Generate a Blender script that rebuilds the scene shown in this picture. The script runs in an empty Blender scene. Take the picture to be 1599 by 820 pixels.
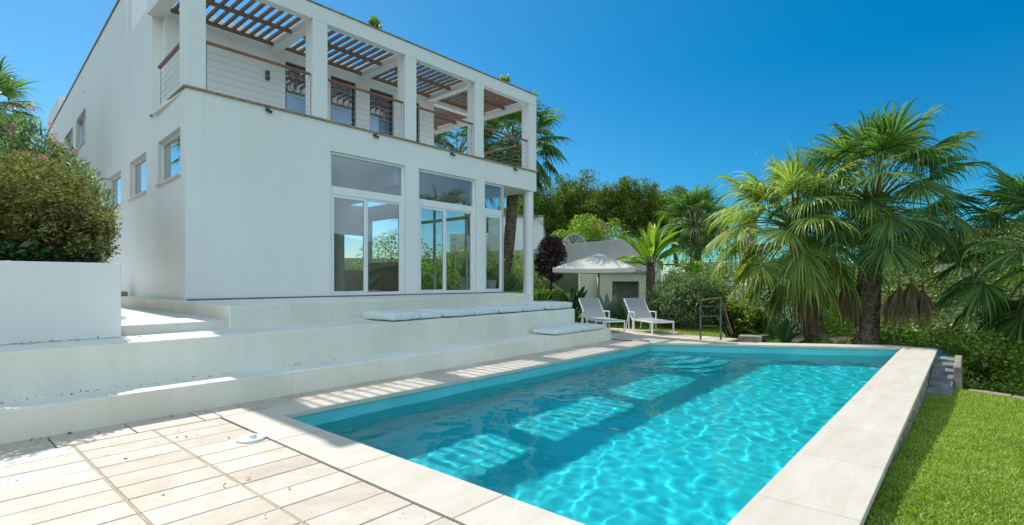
import bpy, math, random
import numpy as np
from mathutils import Vector, Matrix, noise
R_ = math.radians
sc = bpy.context.scene
COL = sc.collection

# ------------------------------------------------------------------ camera
cam = bpy.data.cameras.new('camera'); camo = bpy.data.objects.new('camera', cam); COL.objects.link(camo); sc.camera = camo
camo.location = (0, 0, 1.5); camo.rotation_euler = (R_(90), 0, R_(41.037))
cam.sensor_width = 36; cam.lens = 36*818/1599; cam.shift_y = 28/1599; cam.clip_start = .05; cam.clip_end = 3000
# ------------------------------------------------------------------ sky, sun, exposure
SUN_EL, SUN_AZ = 48.5, 277.1          # azimuth clockwise from +Y
world = bpy.data.worlds.new('World'); sc.world = world; world.use_nodes = True
nt = world.node_tree; bg = nt.nodes['Background']
sky = nt.nodes.new('ShaderNodeTexSky'); sky.sky_type = 'NISHITA'; sky.sun_disc = False
sky.sun_elevation = R_(SUN_EL); sky.sun_rotation = R_(SUN_AZ)
sky.air_density = 1.0; sky.dust_density = .15; sky.ozone_density = 3.0; sky.altitude = 200
hs = nt.nodes.new('ShaderNodeHueSaturation'); hs.inputs['Saturation'].default_value = 1.5; hs.inputs['Hue'].default_value = .487; hs.inputs['Value'].default_value = .92
nt.links.new(sky.outputs[0], hs.inputs['Color'])
# unseen cloud bank added behind and above the viewpoint as pale fill for the shade
def wn(k, **a):
    n = nt.nodes.new(k)
    for p, q in a.items(): setattr(n, p, q)
    return n
def wm(op, a, b, clamp=False):
    n = wn('ShaderNodeMath', operation=op, use_clamp=clamp)
    for i, v in enumerate((a, b)):
        if hasattr(v, 'node'): nt.links.new(v, n.inputs[i])
        else: n.inputs[i].default_value = v
    return n.outputs[0]
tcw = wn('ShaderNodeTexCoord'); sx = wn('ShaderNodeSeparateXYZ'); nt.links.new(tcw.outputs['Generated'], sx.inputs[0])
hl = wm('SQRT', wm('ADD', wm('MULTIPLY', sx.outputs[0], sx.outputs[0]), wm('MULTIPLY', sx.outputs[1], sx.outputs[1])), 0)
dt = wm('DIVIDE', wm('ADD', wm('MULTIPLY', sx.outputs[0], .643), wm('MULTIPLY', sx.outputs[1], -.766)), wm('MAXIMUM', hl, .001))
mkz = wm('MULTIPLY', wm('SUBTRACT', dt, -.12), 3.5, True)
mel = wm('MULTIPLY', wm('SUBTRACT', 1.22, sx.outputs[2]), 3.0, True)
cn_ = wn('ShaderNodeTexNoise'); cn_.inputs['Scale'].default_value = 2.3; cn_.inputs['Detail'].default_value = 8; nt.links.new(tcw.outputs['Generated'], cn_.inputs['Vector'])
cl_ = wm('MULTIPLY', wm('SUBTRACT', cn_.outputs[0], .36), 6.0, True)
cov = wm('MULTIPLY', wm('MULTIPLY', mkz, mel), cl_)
# deeper azure away from the sun, a little whiter haze towards it
_sx, _sy = math.sin(R_(SUN_AZ)), math.cos(R_(SUN_AZ))
sd = wm('DIVIDE', wm('ADD', wm('MULTIPLY', sx.outputs[0], _sx), wm('MULTIPLY', sx.outputs[1], _sy)), wm('MAXIMUM', hl, .001))
sb0 = wm('MULTIPLY', wm('SUBTRACT', sd, .0), 1.0, True); sb = wm('MULTIPLY', wm('MULTIPLY', sb0, sb0), sb0)
low = wm('MULTIPLY', wm('MULTIPLY', wm('MULTIPLY', wm('SUBTRACT', .50, sx.outputs[2]), 3.0, True), wm('MULTIPLY', wm('SUBTRACT', sx.outputs[2], -.03), 14.0, True)), wm('SUBTRACT', 1.0, sb))
tint = wn('ShaderNodeMixRGB', blend_type='MULTIPLY'); tint.inputs[2].default_value = (.22, .74, .88, 1)
nt.links.new(low, tint.inputs[0]); nt.links.new(hs.outputs[0], tint.inputs[1])
hz = wn('ShaderNodeMixRGB'); hz.inputs[2].default_value = (7, 6.6, 6, 1)
nt.links.new(wm('MULTIPLY', sb, .10), hz.inputs[0]); nt.links.new(tint.outputs[0], hz.inputs[1])
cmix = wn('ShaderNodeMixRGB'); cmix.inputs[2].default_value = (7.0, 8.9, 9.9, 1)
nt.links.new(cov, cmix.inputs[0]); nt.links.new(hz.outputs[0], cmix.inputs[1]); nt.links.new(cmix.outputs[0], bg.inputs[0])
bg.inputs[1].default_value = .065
sun = bpy.data.lights.new('sun', 'SUN'); sun.energy = 2.3; sun.angle = R_(.53); sun.color = (1, .96, .9)
suno = bpy.data.objects.new('sun', sun); COL.objects.link(suno)
_a = R_(SUN_AZ); _e = R_(SUN_EL)
sv = Vector((math.sin(_a)*math.cos(_e), math.cos(_a)*math.cos(_e), math.sin(_e)))
suno.rotation_euler = sv.to_track_quat('Z', 'Y').to_euler()
sun.cycles.is_caustics_light = True
sc.view_settings.view_transform = 'Standard'; sc.view_settings.look = 'None'
sc.view_settings.exposure = 1.15; sc.view_settings.gamma = 1; sc.view_settings.use_curve_mapping = False
cy = sc.cycles
cy.use_denoising = True; cy.caustics_refractive = True; cy.caustics_reflective = False
cy.max_bounces = 10; cy.transparent_max_bounces = 24; cy.diffuse_bounces = 4; cy.glossy_bounces = 4
cy.transmission_bounces = 8; cy.sample_clamp_indirect = 6

# ------------------------------------------------------------------ helpers
def tag(o, label=None, cat=None, group=None, kind=None):
    if label: o['label'] = label
    if cat: o['category'] = cat
    if group: o['group'] = group
    if kind: o['kind'] = kind
    return o
def empty(name, loc=(0, 0, 0), rz=0, label=None, cat=None, group=None):
    o = bpy.data.objects.new(name, None); COL.objects.link(o); o.location = loc; o.rotation_euler = (0, 0, rz)
    o.empty_display_size = .1
    return tag(o, label, cat, group)
class MB:
    def __init__(s): s.V = []; s.F = []; s.n = 0
    def add(s, V, F):
        V = np.asarray(V, float).reshape(-1, 3); s.V.append(V)
        s.F.extend([tuple(i+s.n for i in f) for f in F]); s.n += len(V); return s
    def box(s, x0, x1, y0, y1, z0, z1):
        return s.add([(x0,y0,z0),(x1,y0,z0),(x1,y1,z0),(x0,y1,z0),(x0,y0,z1),(x1,y0,z1),(x1,y1,z1),(x0,y1,z1)],
                     [(3,2,1,0),(4,5,6,7),(0,1,5,4),(1,2,6,5),(2,3,7,6),(3,0,4,7)])
    def prism(s, pts, z0, z1):
        n = len(pts)
        a = sum(pts[i][0]*pts[(i+1)%n][1]-pts[(i+1)%n][0]*pts[i][1] for i in range(n))
        if a < 0: pts = pts[::-1]
        V = [(p[0],p[1],z0) for p in pts]+[(p[0],p[1],z1) for p in pts]
        F = [tuple(range(n))[::-1], tuple(range(n, 2*n))]+[(i,(i+1)%n,(i+1)%n+n,i+n) for i in range(n)]
        return s.add(V, F)
    def tube(s, pts, r, k=8, cap=True):
        pts = [Vector(p) for p in pts]; n = len(pts); rs = r if hasattr(r, '__len__') else [r]*n
        V = []; F = []
        for i, p in enumerate(pts):
            t = (pts[min(i+1,n-1)]-pts[max(i-1,0)]).normalized()
            u = t.cross(Vector((0,0,1)) if abs(t.z) < .95 else Vector((1,0,0))).normalized(); w = t.cross(u)
            for j in range(k):
                a = 2*math.pi*j/k; V.append(p+(u*math.cos(a)+w*math.sin(a))*rs[i])
        for i in range(n-1):
            for j in range(k): F.append((i*k+j, i*k+(j+1)%k, (i+1)*k+(j+1)%k, (i+1)*k+j))
        if cap: F += [tuple(range(k))[::-1], tuple(range((n-1)*k, n*k))]
        return s.add(V, F)
    def bar(s, a, b, w, h):
        a = Vector(a); b = Vector(b); t = (b-a).normalized()
        u = t.cross(Vector((0,0,1)) if abs(t.z) < .95 else Vector((0,1,0))).normalized(); v = u.cross(t)
        V = [p+u*(sx*w/2)+v*(sy*h/2) for p in (a,b) for sx,sy in ((-1,-1),(1,-1),(1,1),(-1,1))]
        return s.add(V, [(3,2,1,0),(4,5,6,7),(0,1,5,4),(1,2,6,5),(2,3,7,6),(3,0,4,7)])
    def lathe(s, prof, c=(0,0,0), k=20):
        V = []; F = []
        for r, z in prof:
            for j in range(k): a = 2*math.pi*j/k; V.append((c[0]+r*math.cos(a), c[1]+r*math.sin(a), c[2]+z))
        for i in range(len(prof)-1):
            for j in range(k): F.append((i*k+j, i*k+(j+1)%k, (i+1)*k+(j+1)%k, (i+1)*k+j))
        F += [tuple(range(k))[::-1], tuple(range((len(prof)-1)*k, len(prof)*k))]
        return s.add(V, F)
    def build(s, name, m, parent=None, smooth=False, bevel=0, seg=2):
        me = bpy.data.meshes.new(name); me.from_pydata(np.concatenate(s.V).tolist(), [], s.F); me.update()
        if m: me.materials.append(m)
        if smooth: me.polygons.foreach_set('use_smooth', [True]*len(me.polygons))
        o = bpy.data.objects.new(name, me); COL.objects.link(o)
        if parent: o.parent = parent
        if bevel:
            b = o.modifiers.new('bevel', 'BEVEL'); b.width = bevel; b.segments = seg; b.limit_method = 'ANGLE'; b.angle_limit = R_(40)
        return o
def bx(*a): return MB().box(*a)
def pane(x0, x1, y0, y1, z0, z1):            # a single sheet of glass at mid thickness
    if x1-x0 < y1-y0: x = (x0+x1)/2; V = [(x,y0,z0),(x,y1,z0),(x,y1,z1),(x,y0,z1)]
    else: y = (y0+y1)/2; V = [(x0,y,z0),(x1,y,z0),(x1,y,z1),(x0,y,z1)]
    return MB().add(V, [(0,1,2,3)])
def struct(o, label=None): return tag(o, kind='structure')

# ---- materials
def newmat(name):
    m = bpy.data.materials.new(name); m.use_nodes = True
    return m, m.node_tree, m.node_tree.nodes['Principled BSDF']
def N(t, kind, **k):
    n = t.nodes.new(kind)
    for a, v in k.items(): setattr(n, a, v)
    return n
def noisy(name, c1, c2, scale=3, rough=.7, bump=.0, bscale=60, detail=6, pos=(.35,.65), spec=.4, c3=None, stretch=(1,1,1), metallic=0, streak=0):
    m, t, b = newmat(name)
    tc = N(t, 'ShaderNodeNewGeometry'); mp = N(t, 'ShaderNodeMapping'); mp.inputs['Scale'].default_value = stretch
    t.links.new(tc.outputs['Position'], mp.inputs[0])
    n = N(t, 'ShaderNodeTexNoise'); n.inputs['Scale'].default_value = scale; n.inputs['Detail'].default_value = detail; n.inputs['Roughness'].default_value = .6
    t.links.new(mp.outputs[0], n.inputs['Vector'])
    r = N(t, 'ShaderNodeValToRGB'); r.color_ramp.elements[0].position = pos[0]; r.color_ramp.elements[1].position = pos[1]
    r.color_ramp.elements[0].color = (*c1,1); r.color_ramp.elements[1].color = (*c2,1)
    t.links.new(n.outputs[0], r.inputs[0]); out = r.outputs[0]
    if c3:
        n3 = N(t, 'ShaderNodeTexNoise'); n3.inputs['Scale'].default_value = scale*.31; n3.inputs['Detail'].default_value = 5
        t.links.new(mp.outputs[0], n3.inputs['Vector'])
        r3 = N(t, 'ShaderNodeValToRGB'); r3.color_ramp.elements[0].position = .5; r3.color_ramp.elements[1].position = .72
        r3.color_ramp.elements[0].color = (0,0,0,1); r3.color_ramp.elements[1].color = (1,1,1,1)
        t.links.new(n3.outputs[0], r3.inputs[0])
        mx = N(t, 'ShaderNodeMixRGB'); mx.inputs[2].default_value = (*c3,1); t.links.new(r3.outputs[0], mx.inputs[0]); t.links.new(out, mx.inputs[1]); out = mx.outputs[0]
    if streak:
        m4 = N(t, 'ShaderNodeMapping'); m4.inputs['Scale'].default_value = (5,5,.22); t.links.new(tc.outputs['Position'], m4.inputs[0])
        n4 = N(t, 'ShaderNodeTexNoise'); n4.inputs['Scale'].default_value = 1.6; n4.inputs['Detail'].default_value = 7; n4.inputs['Roughness'].default_value = .65; t.links.new(m4.outputs[0], n4.inputs['Vector'])
        r4 = N(t, 'ShaderNodeValToRGB'); r4.color_ramp.elements[0].position = .48; r4.color_ramp.elements[1].position = .78; r4.color_ramp.elements[0].color = (0,0,0,1); r4.color_ramp.elements[1].color = (streak,streak,streak,1)
        t.links.new(n4.outputs[0], r4.inputs[0]); x4 = N(t, 'ShaderNodeMixRGB'); x4.inputs[2].default_value = (.42,.38,.31,1); t.links.new(r4.outputs[0], x4.inputs[0]); t.links.new(out, x4.inputs[1]); out = x4.outputs[0]
    t.links.new(out, b.inputs['Base Color'])
    b.inputs['Roughness'].default_value = rough; b.inputs['Specular IOR Level'].default_value = spec; b.inputs['Metallic'].default_value = metallic
    if bump:
        nb = N(t, 'ShaderNodeTexNoise'); nb.inputs['Scale'].default_value = bscale; nb.inputs['Detail'].default_value = 4
        t.links.new(tc.outputs['Position'], nb.inputs['Vector'])
        bp = N(t, 'ShaderNodeBump'); bp.inputs['Strength'].default_value = bump; bp.inputs['Distance'].default_value = .01
        t.links.new(nb.outputs[0], bp.inputs['Height']); t.links.new(bp.outputs[0], b.inputs['Normal'])
    return m
def leafmat(name, dark, mid, light, trans=.35, rough=.5, clump=1.5, tcol=None, spec=.35):
    m, t, b = newmat(name)
    g = N(t, 'ShaderNodeNewGeometry')
    n = N(t, 'ShaderNodeTexNoise'); n.inputs['Scale'].default_value = clump; n.inputs['Detail'].default_value = 3
    t.links.new(g.outputs['Position'], n.inputs['Vector'])
    ad = N(t, 'ShaderNodeMath', operation='MULTIPLY_ADD'); ad.inputs[1].default_value = .55; ad.inputs[2].default_value = -.02
    t.links.new(g.outputs['Random Per Island'], ad.inputs[0])
    a2 = N(t, 'ShaderNodeMath', operation='ADD'); t.links.new(ad.outputs[0], a2.inputs[0])
    m2 = N(t, 'ShaderNodeMath', operation='MULTIPLY'); m2.inputs[1].default_value = .5; t.links.new(n.outputs[0], m2.inputs[0]); t.links.new(m2.outputs[0], a2.inputs[1])
    r = N(t, 'ShaderNodeValToRGB'); e = r.color_ramp.elements; e[0].position = .1; e[0].color = (*dark,1); e[1].position = .85; e[1].color = (*light,1)
    k = e.new(.5); k.color = (*mid,1); t.links.new(a2.outputs[0], r.inputs[0])
    t.links.new(r.outputs[0], b.inputs['Base Color']); b.inputs['Roughness'].default_value = rough; b.inputs['Specular IOR Level'].default_value = spec
    tr = N(t, 'ShaderNodeBsdfTranslucent')
    mc = N(t, 'ShaderNodeMixRGB', blend_type='MULTIPLY'); mc.inputs[0].default_value = 1; mc.inputs[2].default_value = (*(tcol or (1.5,1.7,.7)),1)
    t.links.new(r.outputs[0], mc.inputs[1]); t.links.new(mc.outputs[0], tr.inputs['Color'])
    mx = N(t, 'ShaderNodeMixShader'); mx.inputs[0].default_value = trans
    t.links.new(b.outputs[0], mx.inputs[1]); t.links.new(tr.outputs[0], mx.inputs[2]); t.links.new(mx.outputs[0], t.nodes['Material Output'].inputs[0])
    return m
def glassmat(name, tint=(.85,.93,.93), refl=(.9,.95,1), f0=.1):
    m = bpy.data.materials.new(name); m.use_nodes = True; t = m.node_tree; t.nodes.clear()
    o = N(t, 'ShaderNodeOutputMaterial'); lw = N(t, 'ShaderNodeLayerWeight'); lw.inputs['Blend'].default_value = .5
    pw = N(t, 'ShaderNodeMath', operation='POWER'); pw.inputs[1].default_value = 4.5; t.links.new(lw.outputs['Facing'], pw.inputs[0])
    f = N(t, 'ShaderNodeMath', operation='MULTIPLY_ADD'); f.inputs[1].default_value = 1-f0; f.inputs[2].default_value = f0; t.links.new(pw.outputs[0], f.inputs[0])
    a = N(t, 'ShaderNodeBsdfTransparent'); a.inputs[0].default_value = (*tint,1)
    g = N(t, 'ShaderNodeBsdfGlossy'); g.inputs['Color'].default_value = (*refl,1); g.inputs['Roughness'].default_value = .0
    n = N(t, 'ShaderNodeTexNoise'); n.inputs['Scale'].default_value = .9; ge = N(t, 'ShaderNodeNewGeometry'); t.links.new(ge.outputs['Position'], n.inputs['Vector'])
    bp = N(t, 'ShaderNodeBump'); bp.inputs['Strength'].default_value = .06; bp.inputs['Distance'].default_value = .02
    t.links.new(n.outputs[0], bp.inputs['Height']); t.links.new(bp.outputs[0], g.inputs['Normal'])
    x = N(t, 'ShaderNodeMixShader'); t.links.new(f.outputs[0], x.inputs[0]); t.links.new(a.outputs[0], x.inputs[1]); t.links.new(g.outputs[0], x.inputs[2]); t.links.new(x.outputs[0], o.inputs[0])
    return m
M = {}
M['plaster'] = noisy('white_plaster', (.785,.78,.765), (.825,.82,.805), scale=.9, rough=.85, bump=.2, bscale=110, spec=.2, c3=(.775,.765,.74), stretch=(1,1,.35), streak=.05)
M['plaster_step'] = noisy('step_plaster', (.76,.72,.62), (.83,.80,.71), scale=1.7, rough=.85, bump=.25, bscale=70, spec=.2, c3=(.66,.61,.52), stretch=(1,.8,.5), streak=.13)
M['tread'] = noisy('pale_tread_stone', (.64,.61,.56), (.76,.72,.66), scale=5, rough=.8, bump=.2, bscale=50, c3=(.56,.54,.5))
M['white_frame'] = noisy('white_frame', (.78,.79,.79), (.84,.84,.84), scale=3, rough=.35)
M['trim'] = noisy('beige_trim', (.22,.15,.09), (.40,.30,.19), scale=12, rough=.8, bump=.3)
M['wood'] = noisy('stained_wood', (.17,.085,.045), (.30,.155,.085), scale=6, rough=.55, stretch=(1,8,8), bump=.2)
M['slat'] = noisy('weathered_slats', (.13,.075,.045), (.27,.16,.10), scale=5, rough=.75, stretch=(1,9,9), bump=.2)
M['rail_wood'] = noisy('rail_wood', (.20,.075,.035), (.33,.13,.06), scale=7, rough=.4, stretch=(1,.3,1))
M['steel'] = noisy('steel', (.42,.44,.45), (.55,.56,.57), scale=8, rough=.3, metallic=.9)
M['dark_metal'] = noisy('dark_metal', (.05,.055,.06), (.1,.1,.11), scale=8, rough=.45, metallic=.5)
M['glass'] = glassmat('window_glass', (.74,.81,.83), f0=.16)
M['glass_side'] = glassmat('side_window_glass', (.3,.35,.38), f0=.62)
M['blue_glass'] = glassmat('blue_door_glass', (.8,.9,.96), f0=.2)
M['curtain'] = noisy('blue_blind', (.05,.24,.42), (.07,.30,.50), scale=2, rough=.8)
M['interior'] = noisy('interior_wall', (.58,.60,.61), (.66,.68,.68), scale=2, rough=.8)
M['intfloor'] = noisy('interior_floor', (.16,.12,.09), (.24,.18,.13), scale=3, rough=.4)
M['dark_gap'] = noisy('shadow_gap', (.12,.13,.13), (.2,.2,.2), scale=3, rough=.9)
M['soil'] = noisy('soil', (.05,.035,.02), (.12,.09,.06), scale=8, rough=1, bump=.6, bscale=30)
M['gravel'] = noisy('gravel', (.30,.27,.23), (.6,.57,.52), scale=50, rough=.9, bump=.8, bscale=80)
M['grey_wall'] = noisy('grey_render', (.40,.40,.40), (.48,.48,.475), scale=1.2, rough=.9, bump=.2, c3=(.36,.355,.34))
M['slate'] = noisy('slate', (.10,.11,.12), (.27,.275,.28), scale=5, rough=.6, bump=.5, bscale=20)
M['rock'] = noisy('brown_stone', (.17,.14,.11), (.36,.31,.25), scale=5, rough=.9, bump=.8, bscale=18)
M['bark'] = noisy('bark', (.05,.035,.022), (.17,.12,.08), scale=9, rough=1, bump=.9, bscale=25, stretch=(1,1,.4))
M['palm_bark'] = noisy('palm_bark', (.07,.045,.03), (.28,.20,.14), scale=9, rough=1, bump=.9, bscale=30)
M['dead'] = leafmat('dead_frond', (.12,.075,.035), (.27,.18,.09), (.42,.31,.17), trans=.25, tcol=(1.2,1,.7), clump=4)
M['palm'] = leafmat('palm_leaf', (0.028, 0.066, 0.019), (0.085, 0.166, 0.044), (0.231, 0.348, 0.102), trans=.38, rough=.5, clump=.8, spec=.18)
M['palm_yellow'] = leafmat('palm_leaf_pale', (0.073, 0.119, 0.023), (0.203, 0.278, 0.059), (0.507, 0.557, 0.149), trans=.4, rough=.45, clump=.8, spec=.45)
M['palm_dark'] = leafmat('palm_leaf_dark', (0.02, 0.052, 0.015), (0.067, 0.127, 0.036), (0.191, 0.264, 0.072), trans=.3, rough=.4, clump=.8, spec=.3)
M['petiole'] = noisy('petiole', (.10,.14,.035), (.2,.22,.07), scale=5, rough=.5)
M['hedge'] = leafmat('hedge_leaf', (.06,.058,.018), (.18,.175,.06), (.40,.36,.15), trans=.25, clump=2.5, spec=.1, rough=.8)
M['oleander'] = leafmat('oleander_leaf', (0.045, 0.086, 0.036), (0.128, 0.197, 0.093), (0.319, 0.42, 0.217), trans=.3, clump=2)
M['pine'] = leafmat('pine_needles', (.03,.06,.015), (.11,.165,.03), (.29,.36,.06), trans=.3, clump=.45, spec=.15)
M['lime'] = leafmat('lime_leaf', (0.072, 0.126, 0.014), (0.186, 0.29, 0.029), (0.392, 0.536, 0.058), trans=.4, clump=1)
M['vine'] = leafmat('vine_leaf', (0.045, 0.085, 0.017), (0.147, 0.232, 0.034), (0.406, 0.508, 0.085), trans=.35, clump=1.3)
M['olive'] = leafmat('greygreen_leaf', (0.116, 0.16, 0.087), (0.232, 0.304, 0.16), (0.406, 0.478, 0.29), trans=.3, clump=1)
M['plum'] = leafmat('plum_leaf', (0.032, 0.016, 0.018), (0.105, 0.058, 0.058), (0.29, 0.203, 0.189), trans=.25, tcol=(1.3,.8,.8), clump=2)
M['paddle'] = leafmat('paddle_leaf', (0.014, 0.045, 0.014), (0.041, 0.105, 0.029), (0.102, 0.203, 0.058), trans=.25, rough=.3, clump=2, spec=.5)
M['banana'] = leafmat('banana_leaf', (0.063, 0.126, 0.018), (0.162, 0.278, 0.034), (0.435, 0.551, 0.072), trans=.45, rough=.35, clump=1.2)
M['agave'] = leafmat('agave_leaf', (0.131, 0.189, 0.16), (0.217, 0.29, 0.246), (0.348, 0.42, 0.362), trans=.05, rough=.5, clump=2)
M['pink'] = leafmat('pink_petal', (.55,.12,.2), (.7,.22,.3), (.85,.45,.5), trans=.4, tcol=(1,1,1))
M['grass'] = leafmat('grass_blade', (.12,.19,.015), (.30,.39,.05), (.54,.60,.17), trans=.42, tcol=(1.3,1.5,.5), clump=2.2)
M['lawn'] = noisy('lawn_ground', (.07,.11,.012), (.14,.2,.025), scale=20, rough=1, bump=.7, bscale=90)
M['terrain'] = noisy('scrubby_earth', (.04,.065,.02), (.12,.13,.06), scale=.15, rough=1, detail=10)
M['canvas'] = noisy('cream_canvas', (.72,.69,.62), (.78,.75,.68), scale=2, rough=.8)
M['cushion'] = noisy('pale_cushion', (.62,.67,.66), (.70,.74,.73), scale=6, rough=.8, bump=.3, bscale=25)
M['mesh_fabric'] = noisy('grey_sling', (.27,.265,.27), (.34,.335,.335), scale=60, rough=.7)
M['alu'] = noisy('white_aluminium', (.74,.74,.72), (.8,.8,.78), scale=5, rough=.35)
M['ceramic'] = noisy('white_pot', (.7,.7,.67), (.8,.8,.77), scale=4, rough=.35)
M['blue'] = noisy('blue_cover', (.01,.08,.16), (.03,.17,.28), scale=6, rough=.35, bump=.6, bscale=14)
M['orange'] = noisy('orange_cloth', (.5,.16,.03), (.65,.25,.05), scale=5, rough=.8)
M['box_wood'] = noisy('box_brown', (.16,.12,.08), (.34,.27,.19), scale=8, rough=.9, bump=.4)

# travertine slabs, tone varied by slab
def slabmat(name, cols, rough=.55, dk=(.88,.84,.78), dist=.25, stretch=(2.6,.6,1)):
    m, t, b = newmat(name)
    g = N(t, 'ShaderNodeNewGeometry')
    r = N(t, 'ShaderNodeValToRGB'); e = r.color_ramp.elements; e[0].position = 0; e[0].color = (*cols[0],1); e[1].position = 1; e[1].color = (*cols[-1],1)
    for i, c in enumerate(cols[1:-1]): k = e.new((i+1)/(len(cols)-1)); k.color = (*c,1)
    t.links.new(g.outputs['Random Per Island'], r.inputs[0])
    mp = N(t, 'ShaderNodeMapping'); mp.inputs['Scale'].default_value = stretch; t.links.new(g.outputs['Position'], mp.inputs[0])
    n = N(t, 'ShaderNodeTexNoise'); n.inputs['Scale'].default_value = 2.2; n.inputs['Detail'].default_value = 9; n.inputs['Roughness'].default_value = .68; n.inputs['Distortion'].default_value = dist
    t.links.new(mp.outputs[0], n.inputs['Vector'])
    rr = N(t, 'ShaderNodeValToRGB'); rr.color_ramp.elements[0].position = .32; rr.color_ramp.elements[1].position = .6
    rr.color_ramp.elements[0].color = (*dk,1); rr.color_ramp.elements[1].color = (1,1,1,1); t.links.new(n.outputs[0], rr.inputs[0])
    mx = N(t, 'ShaderNodeMixRGB', blend_type='MULTIPLY'); mx.inputs[0].default_value = .9; t.links.new(r.outputs[0], mx.inputs[1]); t.links.new(rr.outputs[0], mx.inputs[2])
    n2 = N(t, 'ShaderNodeTexNoise'); n2.inputs['Scale'].default_value = 55; n2.inputs['Detail'].default_value = 6; t.links.new(g.outputs['Position'], n2.inputs['Vector'])
    r2 = N(t, 'ShaderNodeValToRGB'); r2.color_ramp.elements[0].position = .3; r2.color_ramp.elements[1].position = .42; r2.color_ramp.elements[0].color = (.78,.72,.64,1); r2.color_ramp.elements[1].color = (1,1,1,1)
    t.links.new(n2.outputs[0], r2.inputs[0])
    mx2 = N(t, 'ShaderNodeMixRGB', blend_type='MULTIPLY'); mx2.inputs[0].default_value = .45; t.links.new(mx.outputs[0], mx2.inputs[1]); t.links.new(r2.outputs[0], mx2.inputs[2])
    t.links.new(mx2.outputs[0], b.inputs['Base Color']); b.inputs['Roughness'].default_value = rough; b.inputs['Specular IOR Level'].default_value = .3
    bp = N(t, 'ShaderNodeBump'); bp.inputs['Strength'].default_value = .2; bp.inputs['Distance'].default_value = .01; t.links.new(n2.outputs[0], bp.inputs['Height']); t.links.new(bp.outputs[0], b.inputs['Normal'])
    return m
M['paver'] = slabmat('travertine_pavers', [(.52,.435,.35),(.57,.495,.41),(.62,.555,.475),(.54,.455,.37),(.66,.605,.53)], dk=(.84,.76,.66), dist=1.2, stretch=(1.1,1.0,1))
M['coping'] = slabmat('travertine_coping', [(.585,.52,.435),(.635,.57,.485),(.60,.54,.45)])
# stacked stone
def stonewall():
    m, t, b = newmat('stacked_stone')
    g = N(t, 'ShaderNodeNewGeometry'); mp = N(t, 'ShaderNodeMapping'); mp.inputs['Scale'].default_value = (1,2.2,8); t.links.new(g.outputs['Position'], mp.inputs[0])
    v = N(t, 'ShaderNodeTexVoronoi'); v.inputs['Scale'].default_value = 2.2; t.links.new(mp.outputs[0], v.inputs['Vector'])
    v2 = N(t, 'ShaderNodeTexVoronoi', feature='DISTANCE_TO_EDGE'); v2.inputs['Scale'].default_value = 2.2; t.links.new(mp.outputs[0], v2.inputs['Vector'])
    s = N(t, 'ShaderNodeSeparateColor'); t.links.new(v.outputs['Color'], s.inputs[0])
    r = N(t, 'ShaderNodeValToRGB'); e = r.color_ramp.elements; e[0].color = (.20,.19,.15,1); e[1].color = (.46,.43,.36,1); t.links.new(s.outputs[0], r.inputs[0])
    r2 = N(t, 'ShaderNodeValToRGB'); r2.color_ramp.elements[0].position = .0; r2.color_ramp.elements[1].position = .08; r2.color_ramp.elements[0].color = (.2,.2,.2,1); t.links.new(v2.outputs[0], r2.inputs[0])
    mx = N(t, 'ShaderNodeMixRGB', blend_type='MULTIPLY'); mx.inputs[0].default_value = 1; t.links.new(r.outputs[0], mx.inputs[1]); t.links.new(r2.outputs[0], mx.inputs[2]); t.links.new(mx.outputs[0], b.inputs['Base Color'])
    bp = N(t, 'ShaderNodeBump'); bp.inputs['Strength'].default_value = .8; bp.inputs['Distance'].default_value = .02; t.links.new(r2.outputs[0], bp.inputs['Height']); t.links.new(bp.outputs[0], b.inputs['Normal'])
    b.inputs['Roughness'].default_value = .9
    return m
M['stone'] = stonewall()
# pool finish
M['pool_floor'] = noisy('pool_plaster', (.003,.57,.63), (.006,.63,.69), scale=1.5, rough=.6)
M['pool_wall'] = noisy('pool_wall', (.09,.52,.56), (.13,.60,.63), scale=2.2, rough=.6)
m = bpy.data.materials.new('pool_water'); m.use_nodes = True; t = m.node_tree; t.nodes.clear()
o_ = N(t, 'ShaderNodeOutputMaterial'); g_ = N(t, 'ShaderNodeBsdfRefraction'); g_.inputs['IOR'].default_value = 1.33; g_.inputs['Roughness'].default_value = 0; g_.inputs['Color'].default_value = (.9,.99,1,1)
gg = N(t, 'ShaderNodeBsdfGlossy'); gg.inputs['Roughness'].default_value = 0; gg.inputs['Color'].default_value = (1,1,1,1)
fr_ = N(t, 'ShaderNodeFresnel'); fr_.inputs[0].default_value = 1.16; mxw = N(t, 'ShaderNodeMixShader')
t.links.new(fr_.outputs[0], mxw.inputs[0]); t.links.new(g_.outputs[0], mxw.inputs[1]); t.links.new(gg.outputs[0], mxw.inputs[2]); t.links.new(mxw.outputs[0], o_.inputs[0]); M['water'] = m

# ------------------------------------------------------------------ terrain and hills
def smooth(a, b, x):
    t = min(1, max(0, (x-a)/(b-a))); return t*t*(3-2*t)
def ground(x, y):
    r = math.hypot(x, y); az = math.degrees(math.atan2(x, y))     # clockwise from +Y
    z = -1.75
    e = smooth(-14, 6, az)*smooth(200, 120, abs(az))
    z += e*(-1.2*smooth(12, 18, r)-10*smooth(18, 75, r)-8*smooth(60, 110, r))
    z += e*(smooth(120, 420, r)*(54+9*noise.noise(Vector((az*.09, 0, 1)))) + smooth(80, 200, r)*6*noise.noise(Vector((x*.02, y*.02, 0))))
    w = (1-smooth(-32, -18, az))*smooth(24, 33, r)
    z += w*(4.6+smooth(40, 120, r)*1)
    if r > 500: z -= (r-500)*.06*1
    return z
NA, NR = 240, 110
bm = MB(); V = []; F = []
for i in range(NR+1):
    r = 1.0*(1400/1.0)**(i/NR)
    for j in range(NA):
        a = 2*math.pi*j/NA; x = r*math.sin(a); y = r*math.cos(a); V.append((x, y, ground(x, y)))
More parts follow.
